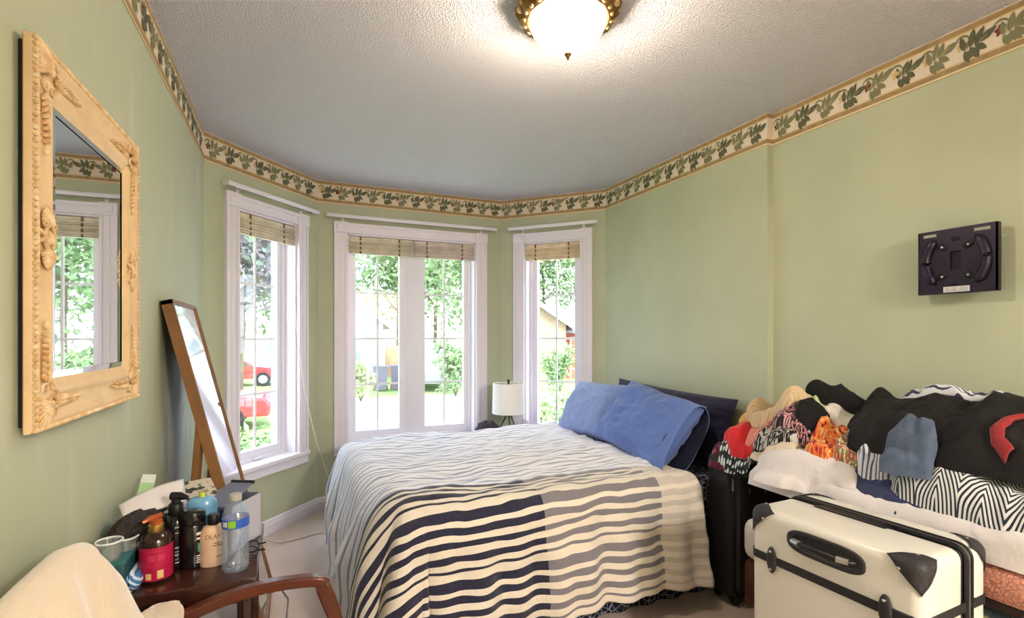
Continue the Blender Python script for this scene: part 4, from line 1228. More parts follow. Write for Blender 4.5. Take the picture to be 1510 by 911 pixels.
garment('dotted_blouse', 'black and white speckled blouse below the beige cardigan', 'blouse', 1.985, 1.52, .125, .115, -.2, .060, m_bw, 4.6, .012, 12)
garment('red_sweater', 'bright red knit at the edge of the pile', 'sweater', 2.055, 1.750, .150, .118, 0, .045, m_red, 7.4, .008, 10, edge=.3, bl=-8)
garment('mustard_top', 'mustard yellow cloth peeping from the pile end', 'top', 2.12, 1.80, .10, .075, 0, .055, m_yel, 1.9, .006, edge=.35, bl=-8)
garment('floral_dress', 'dark dress with pink floral print in the middle of the pile', 'dress', 2.07, 1.43, .17, .19, .1, .065, m_floral, 9.5, .014, 9)
garment('salmon_scarf', 'salmon pink scarf end below the beige cardigan', 'scarf', 1.985, 1.68, .06, .055, .4, .030, m_pinkc, 2.2, .006, 16)
garment('black_skirt', 'small black garment beside the floral dress', 'skirt', 1.985, 1.425, .065, .06, .3, .04, m_blk, 3.1, .008, 14)
garment('beige_cardigan', 'beige ribbed cardigan crowning the end of the pile', 'cardigan', 2.115, 1.64, .135, .165, -.2, .075, m_cardi, 5.8, .014, 8, .16, edge=.4)
garment('orange_scarf', 'orange and red scarf bunched on the white sheet', 'scarf', 1.915, 1.305, .085, .078, 0, .040, m_orange, 6.6, .010, 14, bl=-12)
garment('patterned_scarf', 'cream scarf with red and olive pattern next to the orange scarf', 'scarf', 1.92, 1.195, .08, .07, .2, .040, m_rg, 8.8, .010, 14, bl=-12)
garment('pale_green_vest', 'pale green vest behind the beige cardigan', 'vest', 2.17, 1.47, .09, .10, 0, .055, m_green, 4.1, .008)
garment('folded_white_shirt', 'folded white shirt under the black trousers', 'shirt', 2.14, 1.33, .12, .12, 0, .05, m_wht, 7.1, .006, 6)
garment('navy_shorts', 'navy cloth lying flat under the jeans', 'shorts', 1.845, .985, .070, .17, -.05, .024, m_nav, 3.3, .008, 10, bl=-10)
garment('clothes_bundle', 'black clothes bundle filling the heap under the black jacket', 'clothes', 2.12, .83, .16, .42, 0, .165, m_blk, 3.9, .01, 6, .08, 10, .7)
garment('fringed_scarf', 'grey and white fringed scarf between the jeans and the jacket', 'scarf', 1.915, 1.10, .075, .085, .2, .075, m_frg, 5.1, .012, 13)
garment('palm_print_dress', 'white dress with navy palm leaf print along the front of the heap', 'dress', 1.885, .735, .095, .30, -.03, .075, m_palm, 2.7, .012, 8, .14, edge=.4)
garment('black_trousers', 'black trousers at the back of the heap beside the wall', 'trousers', 2.19, 1.38, .085, .20, .12, .085, m_blk, 6.1, .010, 8)
garment('black_jacket', 'large black jacket with red lining on top of the heap', 'jacket', 2.05, .86, .205, .42, .0, .120, m_blk2, 1.1, .030, 5, .10, 12, .5, 1.2, .55)
garment('striped_shirt', 'navy and white striped shirt on top of the heap beside the wall', 'shirt', 2.20, 1.03, .07, .17, 0, .035, m_pstr, 8.4, .012, 14)
garment('blue_jeans', 'bunched grey blue jeans on the white sheet', 'jeans', 1.838, 1.000, .050, .075, .25, .070, m_jean, 9.9, .012, 12, .1, bl=-13, edge=.4, drop_=.02)

# red lining showing at the jacket opening
jk = bpy.data.objects['black_jacket']
lpath = [(1.850, .750), (1.868, .785), (1.90, .800), (1.94, .795), (1.985, .765), (2.02, .725)]
def lining(u, v):
    k = min(u * 5, 4.999); i = int(k); t = k - i
    x = lpath[i][0] * (1 - t) + lpath[i + 1][0] * t; y = lpath[i][1] * (1 - t) + lpath[i + 1][1] * t
    y -= (v - .3) * .024 * (1 - .5 * abs(2 * u - 1)); x += (v - .3) * .014
    return (x, y, samp(HF, x, y) + .006 + .010 * math.sin(PI * v))
o = MB(); o.grid(lining, 30, 6); ln2 = obj('red_lining', o, cloth('crimson_lining', (140, 14, 20), .6), jk, 80, recalc=False)
md = ln2.modifiers.new('thickness', 'SOLIDIFY'); md.thickness = .006
# ------------------------------------------------------------------ armchair with cream blanket
m_mahog = mat('mahogany_wood', (92, 42, 26), .32, bump=(20, .12, 6), var=(7, (78, 36, 22)), coat=.3)
m_seat = mat('tan_seat_fabric', (170, 150, 126), .9, bump=(120, .4))
root = thing('armchair', 'mahogany armchair with curved arms under a cream blanket', 'chair', (-.12, 1.05, 0))
AY = (1.37, .74)
armp = [(-.37, .610), (-.30, .628), (-.229, .640), (-.192, .653), (-.15, .664), (-.107, .672), (-.06, .677), (-.018, .677), (.02, .675), (.047, .672)]
postp = [(.066, .668), (.072, .648), (.082, .620), (.096, .580), (.110, .53), (.098, .46), (.085, .40)]
for y in AY:
    o = MB(); o.tube([(x, y, z) for x, z in armp] + [(.066, y, .668), (.084, y, .660)], [.019] + [.023] * 9 + [.024, .020], 4, flat=.8, up=(0, 0, 1), rot=PI / 4); ar = obj('arm', o, m_mahog, root, 30); bv = ar.modifiers.new('round', 'BEVEL'); bv.width = .005; bv.segments = 2
    o = MB(); o.tube([(x, y, z) for x, z in postp], [.020, .025, .025, .024, .022, .021, .020], 4, up=(0, 1, 0), rot=PI / 4); ar = obj('arm_post', o, m_mahog, root, 30); bv = ar.modifiers.new('round', 'BEVEL'); bv.width = .005; bv.segments = 2
    o = MB(); o.tube([(.085, y, .42), (.09, y, .2), (.10, y, 0)], [.021, .018, .014], 8, up=(0, 1, 0)); obj('leg', o, m_mahog, root, 60)
    yb = y + (.10 if y < 1 else -.10)
    o = MB(); o.tube([(-.405, yb, 0), (-.365, yb, .35), (-.355, yb, .60), (-.375, yb, .85)], [.015, .020, .019, .014], 8, up=(0, 1, 0)); obj('leg', o, m_mahog, root, 60)
o = MB(); o.rbox(-.355, .10, AY[1] + .01, AY[0] - .01, .34, .40, .01, 2); obj('seat_rail', o, m_mahog, root)
o = MB(); o.rbox(-.345, .09, AY[1] + .03, AY[0] - .03, .39, .465, .03, 4); obj('seat', o, m_seat, root)
o = MB(); o.rbox(-.385, -.355, .83, 1.28, .80, .862, .012, 3); obj('top_rail', o, m_mahog, root)
for y in (.93, 1.05, 1.17):
    o = MB(); o.rbox(-.372, -.356, y - .02, y + .02, .40, .85, .006, 2); obj('back_splat', o, m_mahog, root)
m_blanket = mat('cream_fleece', (226, 206, 180), .95, bump=(160, .5, 4, .004), sheen=.6)
def ridge(y):
    ks = [(.55, .80), (.70, .86), (.85, .878), (1.0, .888), (1.12, .888), (1.20, .872), (1.27, .82), (1.33, .745), (1.39, .70), (1.46, .665)]
    for (a, za), (b_, zb) in zip(ks, ks[1:]):
        if y <= b_:
            t = max(0, (y - a) / (b_ - a)); t = t * t * (3 - 2 * t) * .5 + t * .5
            return za + (zb - za) * t
    return ks[-1][1]
def blanketf(u, v):
    y = .56 + .88 * u
    zr = ridge(y)
    yy_ = min(y, 1.405 + .02 * math.sin(v * 9))
    f = .024 * math.sin(y * 30 + 3 * v + 2.0 * nz(y * 3, v * 2, 1)) + .022 * nz(y * 7, v * 3, 2) + .007 * nz(y * 16, v * 8, 2)
    if v < .30:            # behind the chair back
        t = (.30 - v) / .30
        x = -.395 - .025 * min(1, t * 2) ; z = zr - .42 * t
    elif v < .42:          # over the top
        a = (v - .30) / .12 * PI
        x = -.372 - .023 * math.cos(a); z = zr + .022 * math.sin(a)
    else:
        t = (v - .42) / .58
        ln = .40 if y < 1.26 else max(.12, .40 - (y - 1.26) * 1.8)
        sl = .55 if y < 1.22 else .55 + (y - 1.22) * 2.4
        x = -.349 + ln * t * sl * .62 + f * (t ** .5); z = zr - ln * t * (1 - .30 * (sl - .55)) + .012 * nz(y * 5, t * 5)
    if y > 1.30: z = max(z, (.655 if x > -.34 else 0) + .003 * nz(y * 9, v * 9))
    return (x, yy_ + .008 * nz(v * 6, y * 5, 4), z)
o = MB(); o.grid(blanketf, 90, 90); bl = obj('blanket', o, m_blanket, None, 80, recalc=False)
tag(bl, 'cream fleece blanket draped over the armchair back', 'blanket')
md = bl.modifiers.new('thickness', 'SOLIDIFY'); md.thickness = .008; md.offset = 0

# ------------------------------------------------------------------ side table
TX0, TX1, TYA, TYB, TZ = -.445, -.088, 1.475, 1.89, .66
m_tab = mat('dark_cherry_wood', (70, 36, 26), .25, bump=(18, .1, 6), var=(6, (48, 24, 18)), coat=.5)
root = thing('side_table', 'dark cherry wood side table crowded with toiletries', 'table', (-.27, 1.68, 0))
o = MB(); o.rbox(TX0, TX1, TYA, TYB, TZ - .026, TZ, .005, 2); obj('top', o, m_tab, root)
o = MB(); o.box(TX0 + .02, TX1 - .02, TYA + .02, TYA + .036, TZ - .07, TZ - .026); o.box(TX0 + .02, TX1 - .02, TYB - .036, TYB - .02, TZ - .07, TZ - .026)
o.box(TX0 + .02, TX0 + .036, TYA + .036, TYB - .036, TZ - .07, TZ - .026); o.box(TX1 - .036, TX1 - .02, TYA + .036, TYB - .036, TZ - .07, TZ - .026); obj('apron', o, m_tab, root, 0)
for x in (TX0 + .03, TX1 - .03):
    for y in (TYA + .03, TYB - .03):
        o = MB(); o.tube([(x, y, TZ - .03), (x, y, 0)], [.017, .011], 4); obj('leg', o, m_tab, root, 0)
o = MB(); o.rbox(TX0 + .02, TX1 - .02, TYA + .02, TYB - .02, .18, .196, .003, 1); obj('lower_shelf', o, m_tab, root)

def thin_clear(name, tint, gloss):
    m_ = bpy.data.materials.new(name); m_.use_nodes = True; n_ = m_.node_tree
    for q in list(n_.nodes):
        if q.type != 'OUTPUT_MATERIAL': n_.nodes.remove(q)
    a = n_.nodes.new('ShaderNodeBsdfTransparent'); a.inputs[0].default_value = (*tint, 1)
    b = n_.nodes.new('ShaderNodeBsdfGlossy'); b.inputs['Roughness'].default_value = .06
    c2 = n_.nodes.new('ShaderNodeBsdfDiffuse'); c2.inputs[0].default_value = (*[q * .9 for q in tint], 1)
    x1 = n_.nodes.new('ShaderNodeMixShader'); x1.inputs[0].default_value = gloss
    x2 = n_.nodes.new('ShaderNodeMixShader'); x2.inputs[0].default_value = .16
    n_.links.new(a.outputs[0], x1.inputs[1]); n_.links.new(b.outputs[0], x1.inputs[2])
    n_.links.new(x1.outputs[0], x2.inputs[1]); n_.links.new(c2.outputs[0], x2.inputs[2])
    n_.links.new(x2.outputs[0], n_.nodes['Material Output'].inputs[0])
    return m_
def squash(root, k, kz):
    for ch in [q for q in bpy.data.objects if q.parent == root]: ch.scale = (k, k, kz)
def flat_label(mb_, cx, cy, r, z0, z1, a0, a1, n=16, sx=1.0, sy=1.0):
    vv, ff = [], []
    for i in range(n + 1):
        a = a0 + (a1 - a0) * i / n
        for z in (z0, z1): vv.append((cx + r * sx * math.cos(a), cy + r * sy * math.sin(a), z))
    for i in range(n): ff.append((2 * i, 2 * i + 2, 2 * i + 3, 2 * i + 1))
    mb_.add(vv, ff)
FACE = -PI / 2 + .2      # direction the labels face: toward the viewer
def text_on(parent, body, c, r, z, size, m_, sx=1.0, sy=1.0, facing=FACE, name='lettering'):
    """flat lettering wrapped on a round container"""
    cu = bpy.data.curves.new('lettering', 'FONT'); cu.body = body; cu.size = size; cu.align_x = 'CENTER'
    tmp = bpy.data.objects.new('tmp_text', cu); COL.objects.link(tmp)
    dg = bpy.context.evaluated_depsgraph_get()
    me = bpy.data.meshes.new_from_object(tmp.evaluated_get(dg))
    bpy.data.objects.remove(tmp)
    o_ = MB(); vv = []
    for v in me.vertices:
        a = facing + v.co.x / r
        vv.append((c[0] + (r + .0006) * sx * math.cos(a), c[1] + (r + .0006) * sy * math.sin(a), z + v.co.y))
    o_.add(vv, [tuple(p.vertices) for p in me.polygons])
    bpy.data.meshes.remove(me)
    return obj(name, o_, m_, parent, 0, recalc=False)
G_T = 'toiletries on the side table'
m_ink = mat('white_ink', (220, 220, 216), .6); m_inkd = mat('grey_ink', (110, 96, 84), .6)
# amber pump bottle with pink label
c = (-.323, 1.560); m_amber = mat('dark_amber_plastic', (44, 22, 18), .18, coat=.4); m_pinkl = mat('raspberry_label', (178, 22, 66), .35)
root = thing('pump_bottle', 'dark amber pump bottle with raspberry label and gold collar', 'bottle', (*c, TZ), 0, G_T)
o = MB(); o.lathe([(.020, 0), (.038, .001), (.0415, .006), (.0415, .108), (.039, .122), (.031, .134), (.019, .140), (.016, .142)], 32, (*c, TZ)); obj('body', o, m_amber, root)
o = MB(); flat_label(o, *c, .0421, TZ + .012, TZ + .104, FACE - 2.2, FACE + 2.2, 36); lb = obj('label_wrap', o, m_pinkl, root, 80)
m_gold2 = mat('polished_gold', (222, 180, 96), .25, .9)
o = MB(); o.lathe([(.0185, .138), (.020, .140), (.020, .160), (.0175, .162)], 24, (*c, TZ)); obj('collar', o, m_gold2, root)
m_copper = mat('amber_pump', (170, 84, 40), .3, .2)
o = MB(); o.lathe([(.0165, .160), (.0165, .170), (.010, .174), (.010, .178)], 20, (*c, TZ)); o.tube([(c[0] + .010, c[1] + .01, TZ + .180), (c[0] - .012, c[1] - .012, TZ + .180), (c[0] - .028, c[1] - .024, TZ + .174)], [.008, .009, .005], 8); obj('pump', o, m_copper, root)
m_goldink = mat('gold_ink', (226, 190, 130), .5); m_pinkink = mat('rose_ink', (198, 48, 88), .5)
for q, (z, h_, a0, a1) in enumerate(((.092, .003, -.6, .5), (.066, .018, -.5, -.05), (.066, .018, .08, .55), (.058, .002, -.6, .6), (.052, .002, -.6, .3))):
    o = MB(); flat_label(o, *c, .0424, TZ + z, TZ + z + h_, FACE + a0, FACE + a1, 8); obj('printed_line', o, m_pinkink, lb, 80)
o = MB(); flat_label(o, *c, .0427, TZ + .017, TZ + .040, FACE + .05, FACE + .42, 6); obj('gold_badge', o, m_goldink, lb, 80)
o = MB(); flat_label(o, *c, .0427, TZ + .017, TZ + .034, FACE - .62, FACE - .28, 6); obj('gold_badge', o, m_goldink, lb, 80)
squash(root, .88, .90)
# black pump bottle
c = (-.292, 1.628); m_blkb = mat('glossy_black_bottle', (20, 17, 20), .22, coat=.3)
root = thing('pump_bottle', 'tall black pump bottle behind the raspberry one', 'bottle', (*c, TZ), 0, G_T)
o = MB(); o.lathe([(.016, 0), (.030, .001), (.032, .005), (.032, .128), (.029, .142), (.022, .150), (.015, .153)], 28, (*c, TZ)); obj('body', o, m_blkb, root)
o = MB(); o.lathe([(.017, .150), (.0185, .152), (.0185, .180), (.016, .184), (.012, .186), (.012, .198)], 22, (*c, TZ)); o.tube([(c[0] - .012, c[1] + .006, TZ + .203), (c[0] + .010, c[1] - .002, TZ + .203), (c[0] + .030, c[1] - .010, TZ + .198)], [.012, .012, .006], 8); obj('pump', o, m_black, root)
lt = mat('silver_ink', (176, 172, 172), .5)
for q, z in enumerate((.120, .105, .062, .052, .042, .030, .020)):
    o = MB(); flat_label(o, *c, .0325, TZ + z, TZ + z + (.0022 if q % 2 else .004), FACE - .1, FACE + .5 + .15 * (q % 3), 8); obj('printed_line', o, lt, root, 80)
squash(root, .95, .94)
# black shampoo bottle
c = (-.2525, 1.612)
root = thing('shampoo_bottle', 'plain black shampoo bottle with white and green print', 'bottle', (*c, TZ), 0, G_T)
o = MB(); o.lathe([(.022, 0), (.036, .001), (.0385, .006), (.0385, .115), (.037, .118), (.0385, .121), (.0385, .145), (.036, .152), (.028, .155)], 32, (*c, TZ), sx=.92, sy=.8); obj('body', o, m_blkb, root)
m_teal = mat('green_ink', (60, 140, 112), .5)
for q, (z, h_) in enumerate(((.092, .007), (.080, .005), (.034, .003), (.028, .003), (.022, .003), (.016, .003))):
    o = MB(); flat_label(o, *c, .0390, TZ + z, TZ + z + h_, FACE + .25, FACE + .85 - .1 * (q % 2), 8, .92, .8); obj('printed_line', o, m_ink, root, 80)
o = MB(); flat_label(o, *c, .0390, TZ + .046, TZ + .070, FACE + .35, FACE + .75, 8, .92, .8); obj('green_emblem', o, m_teal, root, 80)
squash(root, .92, .98)
# pale blue bottle behind
c = (-.240, 1.69)
root = thing('blue_bottle', 'pale translucent blue bottle behind the black shampoo', 'bottle', (*c, TZ), 0, G_T)
o = MB(); o.lathe([(.02, 0), (.036, .002), (.040, .01), (.040, .140), (.036, .155), (.026, .164), (.004, .166)], 28, (*c, TZ), sx=1.0, sy=.6); obj('body', o, mat('sky_blue_plastic', (118, 176, 216), .25, coat=.3), root)
o = MB(); o.lathe([(.008, .164), (.008, .176), (.003, .178)], 12, (*c, TZ)); obj('cap', o, mat('lime_cap', (190, 214, 80), .4), root)
# beige lotion bottle
c = (-.200, 1.600); m_lot = mat('beige_lotion', (226, 190, 158), .4, coat=.2)
root = thing('lotion_bottle', 'beige lotion bottle with black cap and brown lettering', 'bottle', (*c, TZ), 0, G_T)
o = MB(); o.lathe([(.022, 0), (.034, .001), (.037, .006), (.0365, .080), (.034, .096), (.025, .108), (.013, .113)], 32, (*c, TZ), sx=.92, sy=.62); obj('body', o, m_lot, root)
o = MB(); o.lathe([(.0135, .112), (.0145, .114), (.0145, .136), (.012, .139), (.004, .1395)], 20, (*c, TZ)); obj('cap', o, m_black, root)
text_on(root, 'OLAY', c, .0372, TZ + .078, .0165, m_inkd, .92, .62, FACE - .15)
for q, (z, a0, a1) in enumerate(((.064, -.1, .5), (.058, -.2, .6), (.028, .1, .5))):
    o = MB(); flat_label(o, *c, .0372, TZ + z, TZ + z + .0025, FACE + a0, FACE + a1, 8, .92, .62); obj('printed_line', o, m_inkd, root, 80)
# water bottle
c = (-.142, 1.550)
m_pet = thin_clear('clear_blue_plastic', (.78, .88, 1.0), .16)
root = thing('water_bottle', 'clear ribbed plastic water bottle with a grey cap', 'bottle', (*c, TZ), 0, G_T)
prof = [(.018, .002), (.030, 0), (.0335, .008)]
for k in range(9):
    z = .014 + k * .0115
    prof += [(.0338, z), (.0318, z + .0055)]
prof += [(.0335, .122), (.0335, .150), (.032, .160), (.026, .176), (.017, .190), (.0135, .196), (.0135, .202)]
inner = [(r - .0012, z) for r, z in prof[3:]][::-1]
o = MB(); o.lathe(prof, 32, (*c, TZ)); obj('body', o, m_pet, root, 50)
o = MB(); flat_label(o, *c, .0342, TZ + .124, TZ + .149, 0, 2 * PI, 36); lb = obj('label_wrap', o, mat('royal_blue_label', (44, 92, 190), .35), root, 80)
o = MB(); flat_label(o, *c, .0346, TZ + .127, TZ + .147, FACE - .65, FACE - .1, 8); obj('green_logo', o, mat('lime_label', (140, 200, 50), .4), lb, 80)
o = MB(); flat_label(o, *c, .0346, TZ + .130, TZ + .144, FACE - 1.15, FACE - .72, 8); obj('white_logo', o, m_ink, lb, 80)
o = MB(); o.lathe([(.0150, .197), (.0155, .199), (.0155, .212), (.014, .2145), (.004, .215)], 24, (*c, TZ)); obj('cap', o, mat('grey_cap', (168, 166, 156), .5), root)
squash(root, .98, .94)
# open carton box
m_card = mat('slate_blue_card', (112, 118, 142), .6, bump=(60, .1)); m_cardd = mat('black_card', (26, 26, 32), .6); m_cardl = mat('pale_grey_card', (176, 176, 190), .6)
root = thing('gift_box', 'slate grey card box with its lid propped open', 'box', (-.15, 1.76, TZ), 0, G_T)
bx0, bx1, by0, by1, bz = -.215, -.092, 1.66, 1.80, TZ + .135
o = MB(); o.box(bx0, bx1, by0, by0 + .003, TZ, bz - .02); obj('front', o, m_cardd, root, 0)
o = MB(); o.box(bx0, bx1, by1 - .003, by1, TZ, bz); o.box(bx0, bx0 + .003, by0, by1, TZ, bz); o.box(bx0, bx1, by0, by1, TZ, TZ + .003); obj('body', o, m_card, root, 0)
o = MB(); o.box(bx1 - .003, bx1, by0, by1, TZ, bz); obj('side', o, m_cardl, root, 0)
o = MB(); o.add([(bx0 - .020, by1 - .11, bz - .012), (bx1 - .040, by1 - .11, bz - .012), (bx1 - .045, by1 + .03, bz + .022), (bx0 + .005, by1 + .03, bz + .022),
                 (bx0 - .020, by1 - .11, bz - .017), (bx1 - .040, by1 - .11, bz - .017), (bx1 - .045, by1 + .03, bz + .017), (bx0 + .005, by1 + .03, bz + .017)],
                [(0, 1, 2, 3), (7, 6, 5, 4), (0, 4, 5, 1), (1, 5, 6, 2), (2, 6, 7, 3), (3, 7, 4, 0)]); obj('lid', o, m_card, root, 0)
o = MB(); o.tube([(bx0 + .005, by1 + .03, bz + .022), (bx1 - .043, by1 + .03, bz + .022)], .006, 6); obj('lid_edge', o, m_cardd, root, 0)
root.rotation_euler.z = -.5; root.location.x -= .012; root.location.y += .01
# dark eyeglasses at the table edge
root = thing('eyeglasses', 'folded black eyeglasses at the corner of the side table', 'glasses', (-.10, 1.62, TZ), 0)
for q in (-1, 1):
    o = MB(); o.tube([(-.108 + .018 * math.cos(a), 1.616 + q * .022 + .018 * math.sin(a) * .3, TZ + .020 + .015 * math.sin(a)) for a in [k * PI / 8 for k in range(17)]], .0022, 6); obj('rim', o, m_black, root)
    o = MB(); o.tube([(-.092, 1.616 + q * .022, TZ + .024), (-.072, 1.600 + q * .010, TZ + .030 + q * .006)], .0025, 6); obj('temple', o, m_black, root)
# storage tray with small things, wig, papers
m_teald = mat('dark_teal_plastic', (30, 78, 84), .4)
root = thing('storage_tray', 'dark teal tray along the wall side of the table', 'tray', (-.395, 1.66, TZ))
o = MB(); o.rbox(-.444, -.372, 1.49, 1.86, TZ, TZ + .08, .008, 2); obj('tray_body', o, m_teald, root)
o = MB(); o.rbox(-.444, -.370, 1.49, 1.86, TZ + .074, TZ + .084, .004, 2); obj('tray_rim', o, mat('teal_rim', (46, 104, 108), .4), root)
m_clear = thin_clear('clear_tub_plastic', (.88, .92, .92), .14)
for k, (x, y, z, r_) in enumerate(((-.410, 1.518, TZ + .084, .027), (-.394, 1.578, TZ + .070, .029))):
    root = thing('clear_tub', ('clear plastic tub nearest the blanket' if k == 0 else 'clear plastic tub beside the raspberry bottle'), 'tub', (x, y, z), 0, 'clear tubs on the tray')
    o = MB(); o.lathe([(r_ * .8, 0), (r_ * .88, .03), (r_, .04), (r_, .045), (r_ * .93, .045), (r_ * .8, .03), (r_ * .72, .004)], 28, (x, y, z)); obj('cup', o, m_clear, root)
    o = MB(); o.tube([(x + r_ * math.cos(a), y + r_ * math.sin(a), z + .045) for a in [q * 2 * PI / 24 for q in range(25)]], .0025, 6, cap=False); obj('rim', o, mat('frosted_rim', (226, 232, 232), .3), root)
o = lump((-.368, 1.63, TZ + .070), (.035, .045, .030), 3.3, .2, 20, 12)
tag(obj('cotton_ball', o, mat('cream_cotton', (222, 208, 176), .9), None, 80), 'cream cotton wad between the tubs and the raspberry bottle', 'cotton wad')
m_bpk = mat('blue_white_wrapper', (96, 142, 190), .4); g = NG(m_bpk); oc = g.objco()
g.color(g.ramp(g.math('FRACT', g.math('MULTIPLY', g.math('ADD', oc[0], oc[2]), 70)), [(0, (70, 120, 176)), (.6, (206, 222, 236))]))
o = MB()
def wrapf(u, v):
    th = 2 * PI * u
    r_ = .024 * (1 - abs(2 * v - 1) ** 6) + .004
    return (-.366 + r_ * math.cos(th) * .8, 1.495 + .10 * v, TZ + .022 + r_ * math.sin(th) * .85 + .003 * math.sin(9 * th))
o = MB(); o.grid(wrapf, 24, 12, close_u=True)
tag(obj('tissue_pack', o, m_bpk, None, 60), 'blue and white wrapped pack in front of the raspberry bottle', 'pack')
# dark hair bundle
m_hair = mat('dark_brown_hair', (34, 22, 18), .45); g = NG(m_hair); oc = g.objco()
g.bump(g.noise(140, 3, g.ovec), .8, .01)
o = MB()
def wigf(u, v):
    th = 2 * PI * u
    t = v
    r_ = .052 * (max(0.0, 1 - abs(2 * t - 1) ** 3.2)) ** .5 + .002
    k = 1 + .06 * math.sin(th * 9 + t * 12)
    return (-.408 + .095 * t + r_ * .75 * math.cos(th) * k, 1.545 + .25 * t, TZ + .125 + r_ * math.sin(th) * k * .8 - .014 * t)
o.grid(wigf, 48, 26, close_u=True)
tag(obj('hair_bundle', o, m_hair, None, 80), 'bundle of dark brown false hair on the tray', 'hair piece')
# papers and green carton on top
m_paper = mat('white_paper', (224, 218, 220), .7)
root = thing('envelope', 'large white envelope lying across the hair bundle', 'envelope', (-.36, 1.75, TZ + .16))
def envf(u, v):
    p = Vector((-.428, 1.66, .832)) * (1 - u) * (1 - v) + Vector((-.402, 1.60, .815)) * (1 - u) * v + Vector((-.290, 1.70, .808)) * u * v + Vector((-.305, 1.80, .852)) * u * (1 - v)
    return (p.x, p.y, p.z + .010 * math.sin(PI * u) * (1 - v))
o = MB(); o.grid(envf, 16, 10); e_ = obj('sheet', o, m_paper, root, 80, recalc=False); md = e_.modifiers.new('thickness', 'SOLIDIFY'); md.thickness = .004
def env2(u, v):
    p = envf(u, v); return (p[0] + .012 * v, p[1] + .010, p[2] - .010 - .006 * v)
o = MB(); o.grid(env2, 16, 10); e_ = obj('flap', o, mat('grey_paper', (196, 192, 196), .7), root, 80, recalc=False); md = e_.modifiers.new('thickness', 'SOLIDIFY'); md.thickness = .002
root = thing('green_carton', 'small pale green carton tilted against the wall', 'carton', (-.42, 1.83, TZ + .1))
Mt = Matrix.Translation((-.418, 1.885, TZ + .155)) @ Matrix.Rotation(.55, 4, 'X') @ Matrix.Rotation(.2, 4, 'Y')
o = MB(); o.rbox(-.018, .018, -.05, .05, -.012, .012, .002, 1, 0, Mt); cb = obj('carton_body', o, mat('pale_green_card', (176, 214, 160), .5), root)
o = MB(); o.rbox(-.0185, .0185, .012, .05, -.0125, .0125, .002, 1, 0, Mt); obj('carton_end', o, mat('mint_white_card', (222, 232, 222), .5), root)
m_mag = mat('magazine_cover', (196, 186, 170), .35); g = NG(m_mag); g.objco(); g.color(g.ramp(g.noise(30, 3, g.ovec), [(0, (60, 70, 60)), (.45, (206, 196, 180)), (.6, (150, 130, 110))]))
for k in range(3):
    Mt = Matrix.Translation((-.285 + .006 * k, 1.80 + .012 * k, TZ + .135 + .007 * k)) @ Matrix.Rotation(.35, 4, 'Z') @ Matrix.Rotation(.28, 4, 'X')
    o = MB(); o.rbox(-.05, .05, -.06, .06, -.003, .003, .001, 1, 0, Mt)
    tag(obj('magazine', o, m_mag if k == 2 else m_paper, None, 0), ('lowest', 'middle', 'glossy topmost')[k] + ' small magazine of the stack behind the black pump bottle', 'magazine', 'magazines on the side table')
o = MB(); o.rbox(-.335, -.235, 1.745, 1.87, TZ, TZ + .112, .004, 1); tag(obj('storage_carton', o, m_cardd, None), 'dark carton under the magazines on the side table', 'carton')

# ------------------------------------------------------------------ floor cords and socket wire
o = MB()
pts = [(-.20, 3.52, .012), (-.17, 3.50, .03), (-.12, 3.47, .018), (-.07, 3.44, .006), (.0, 3.46, .006), (.12, 3.50, .006), (.26, 3.52, .006), (.34, 3.56, .006)]
o.tube(pts, .004, 6); tag(obj('white_cable', o, m_cord, None, 60), 'thin white cable across the carpet below the left bay window', 'cable')
o = MB()
o.tube([(-.02, 1.97, .005), (.02, 2.15, .005), (-.03, 2.4, .005), (-.02, 2.7, .006), (-.14, 3.1, .005), (-.3, 3.25, .005)], .0035, 6)
tag(obj('grey_cable', o, mat('grey_cable_plastic', (120, 112, 110), .6), None, 60), 'dark grey cable on the carpet at the foot of the leaning mirror', 'cable')
# ------------------------------------------------------------------ outside the windows
GZ = -1.0
m_lawn = mat('lawn_grass', (120, 150, 88), .95, bump=(8, .6, 6, .05), var=(.6, (158, 186, 112)))
m_conc = mat('pale_concrete', (224, 222, 218), .9, bump=(20, .2), var=(1, -.05))
m_road = mat('asphalt', (176, 176, 178), .9, bump=(40, .3))
mb = MB(); mb.box(-40, 70, 4.4, 90, GZ - .2, GZ)
tag(obj('lawn', mb, m_lawn, None, 0), 'sunlit front lawn outside the bay windows', None, kind='structure')
mb = MB(); mb.box(1.0, 8.2, 4.8, 19.0, GZ, GZ + .015)
tag(obj('driveway', mb, m_conc, None, 0), 'bright pale concrete driveway outside the middle window', None, kind='structure')
mb = MB(); mb.box(-40, 1.2, 17.5, 21.5, GZ, GZ + .012)
tag(obj('road', mb, m_road, None, 0), 'grey street outside the left bay window', None, kind='structure')
mb = MB(); mb.box(8.2, 12.2, 9.0, 14.5, GZ, GZ + .015)
tag(obj('path', mb, m_conc, None, 0), 'bright garden path outside the right bay window', None, kind='structure')

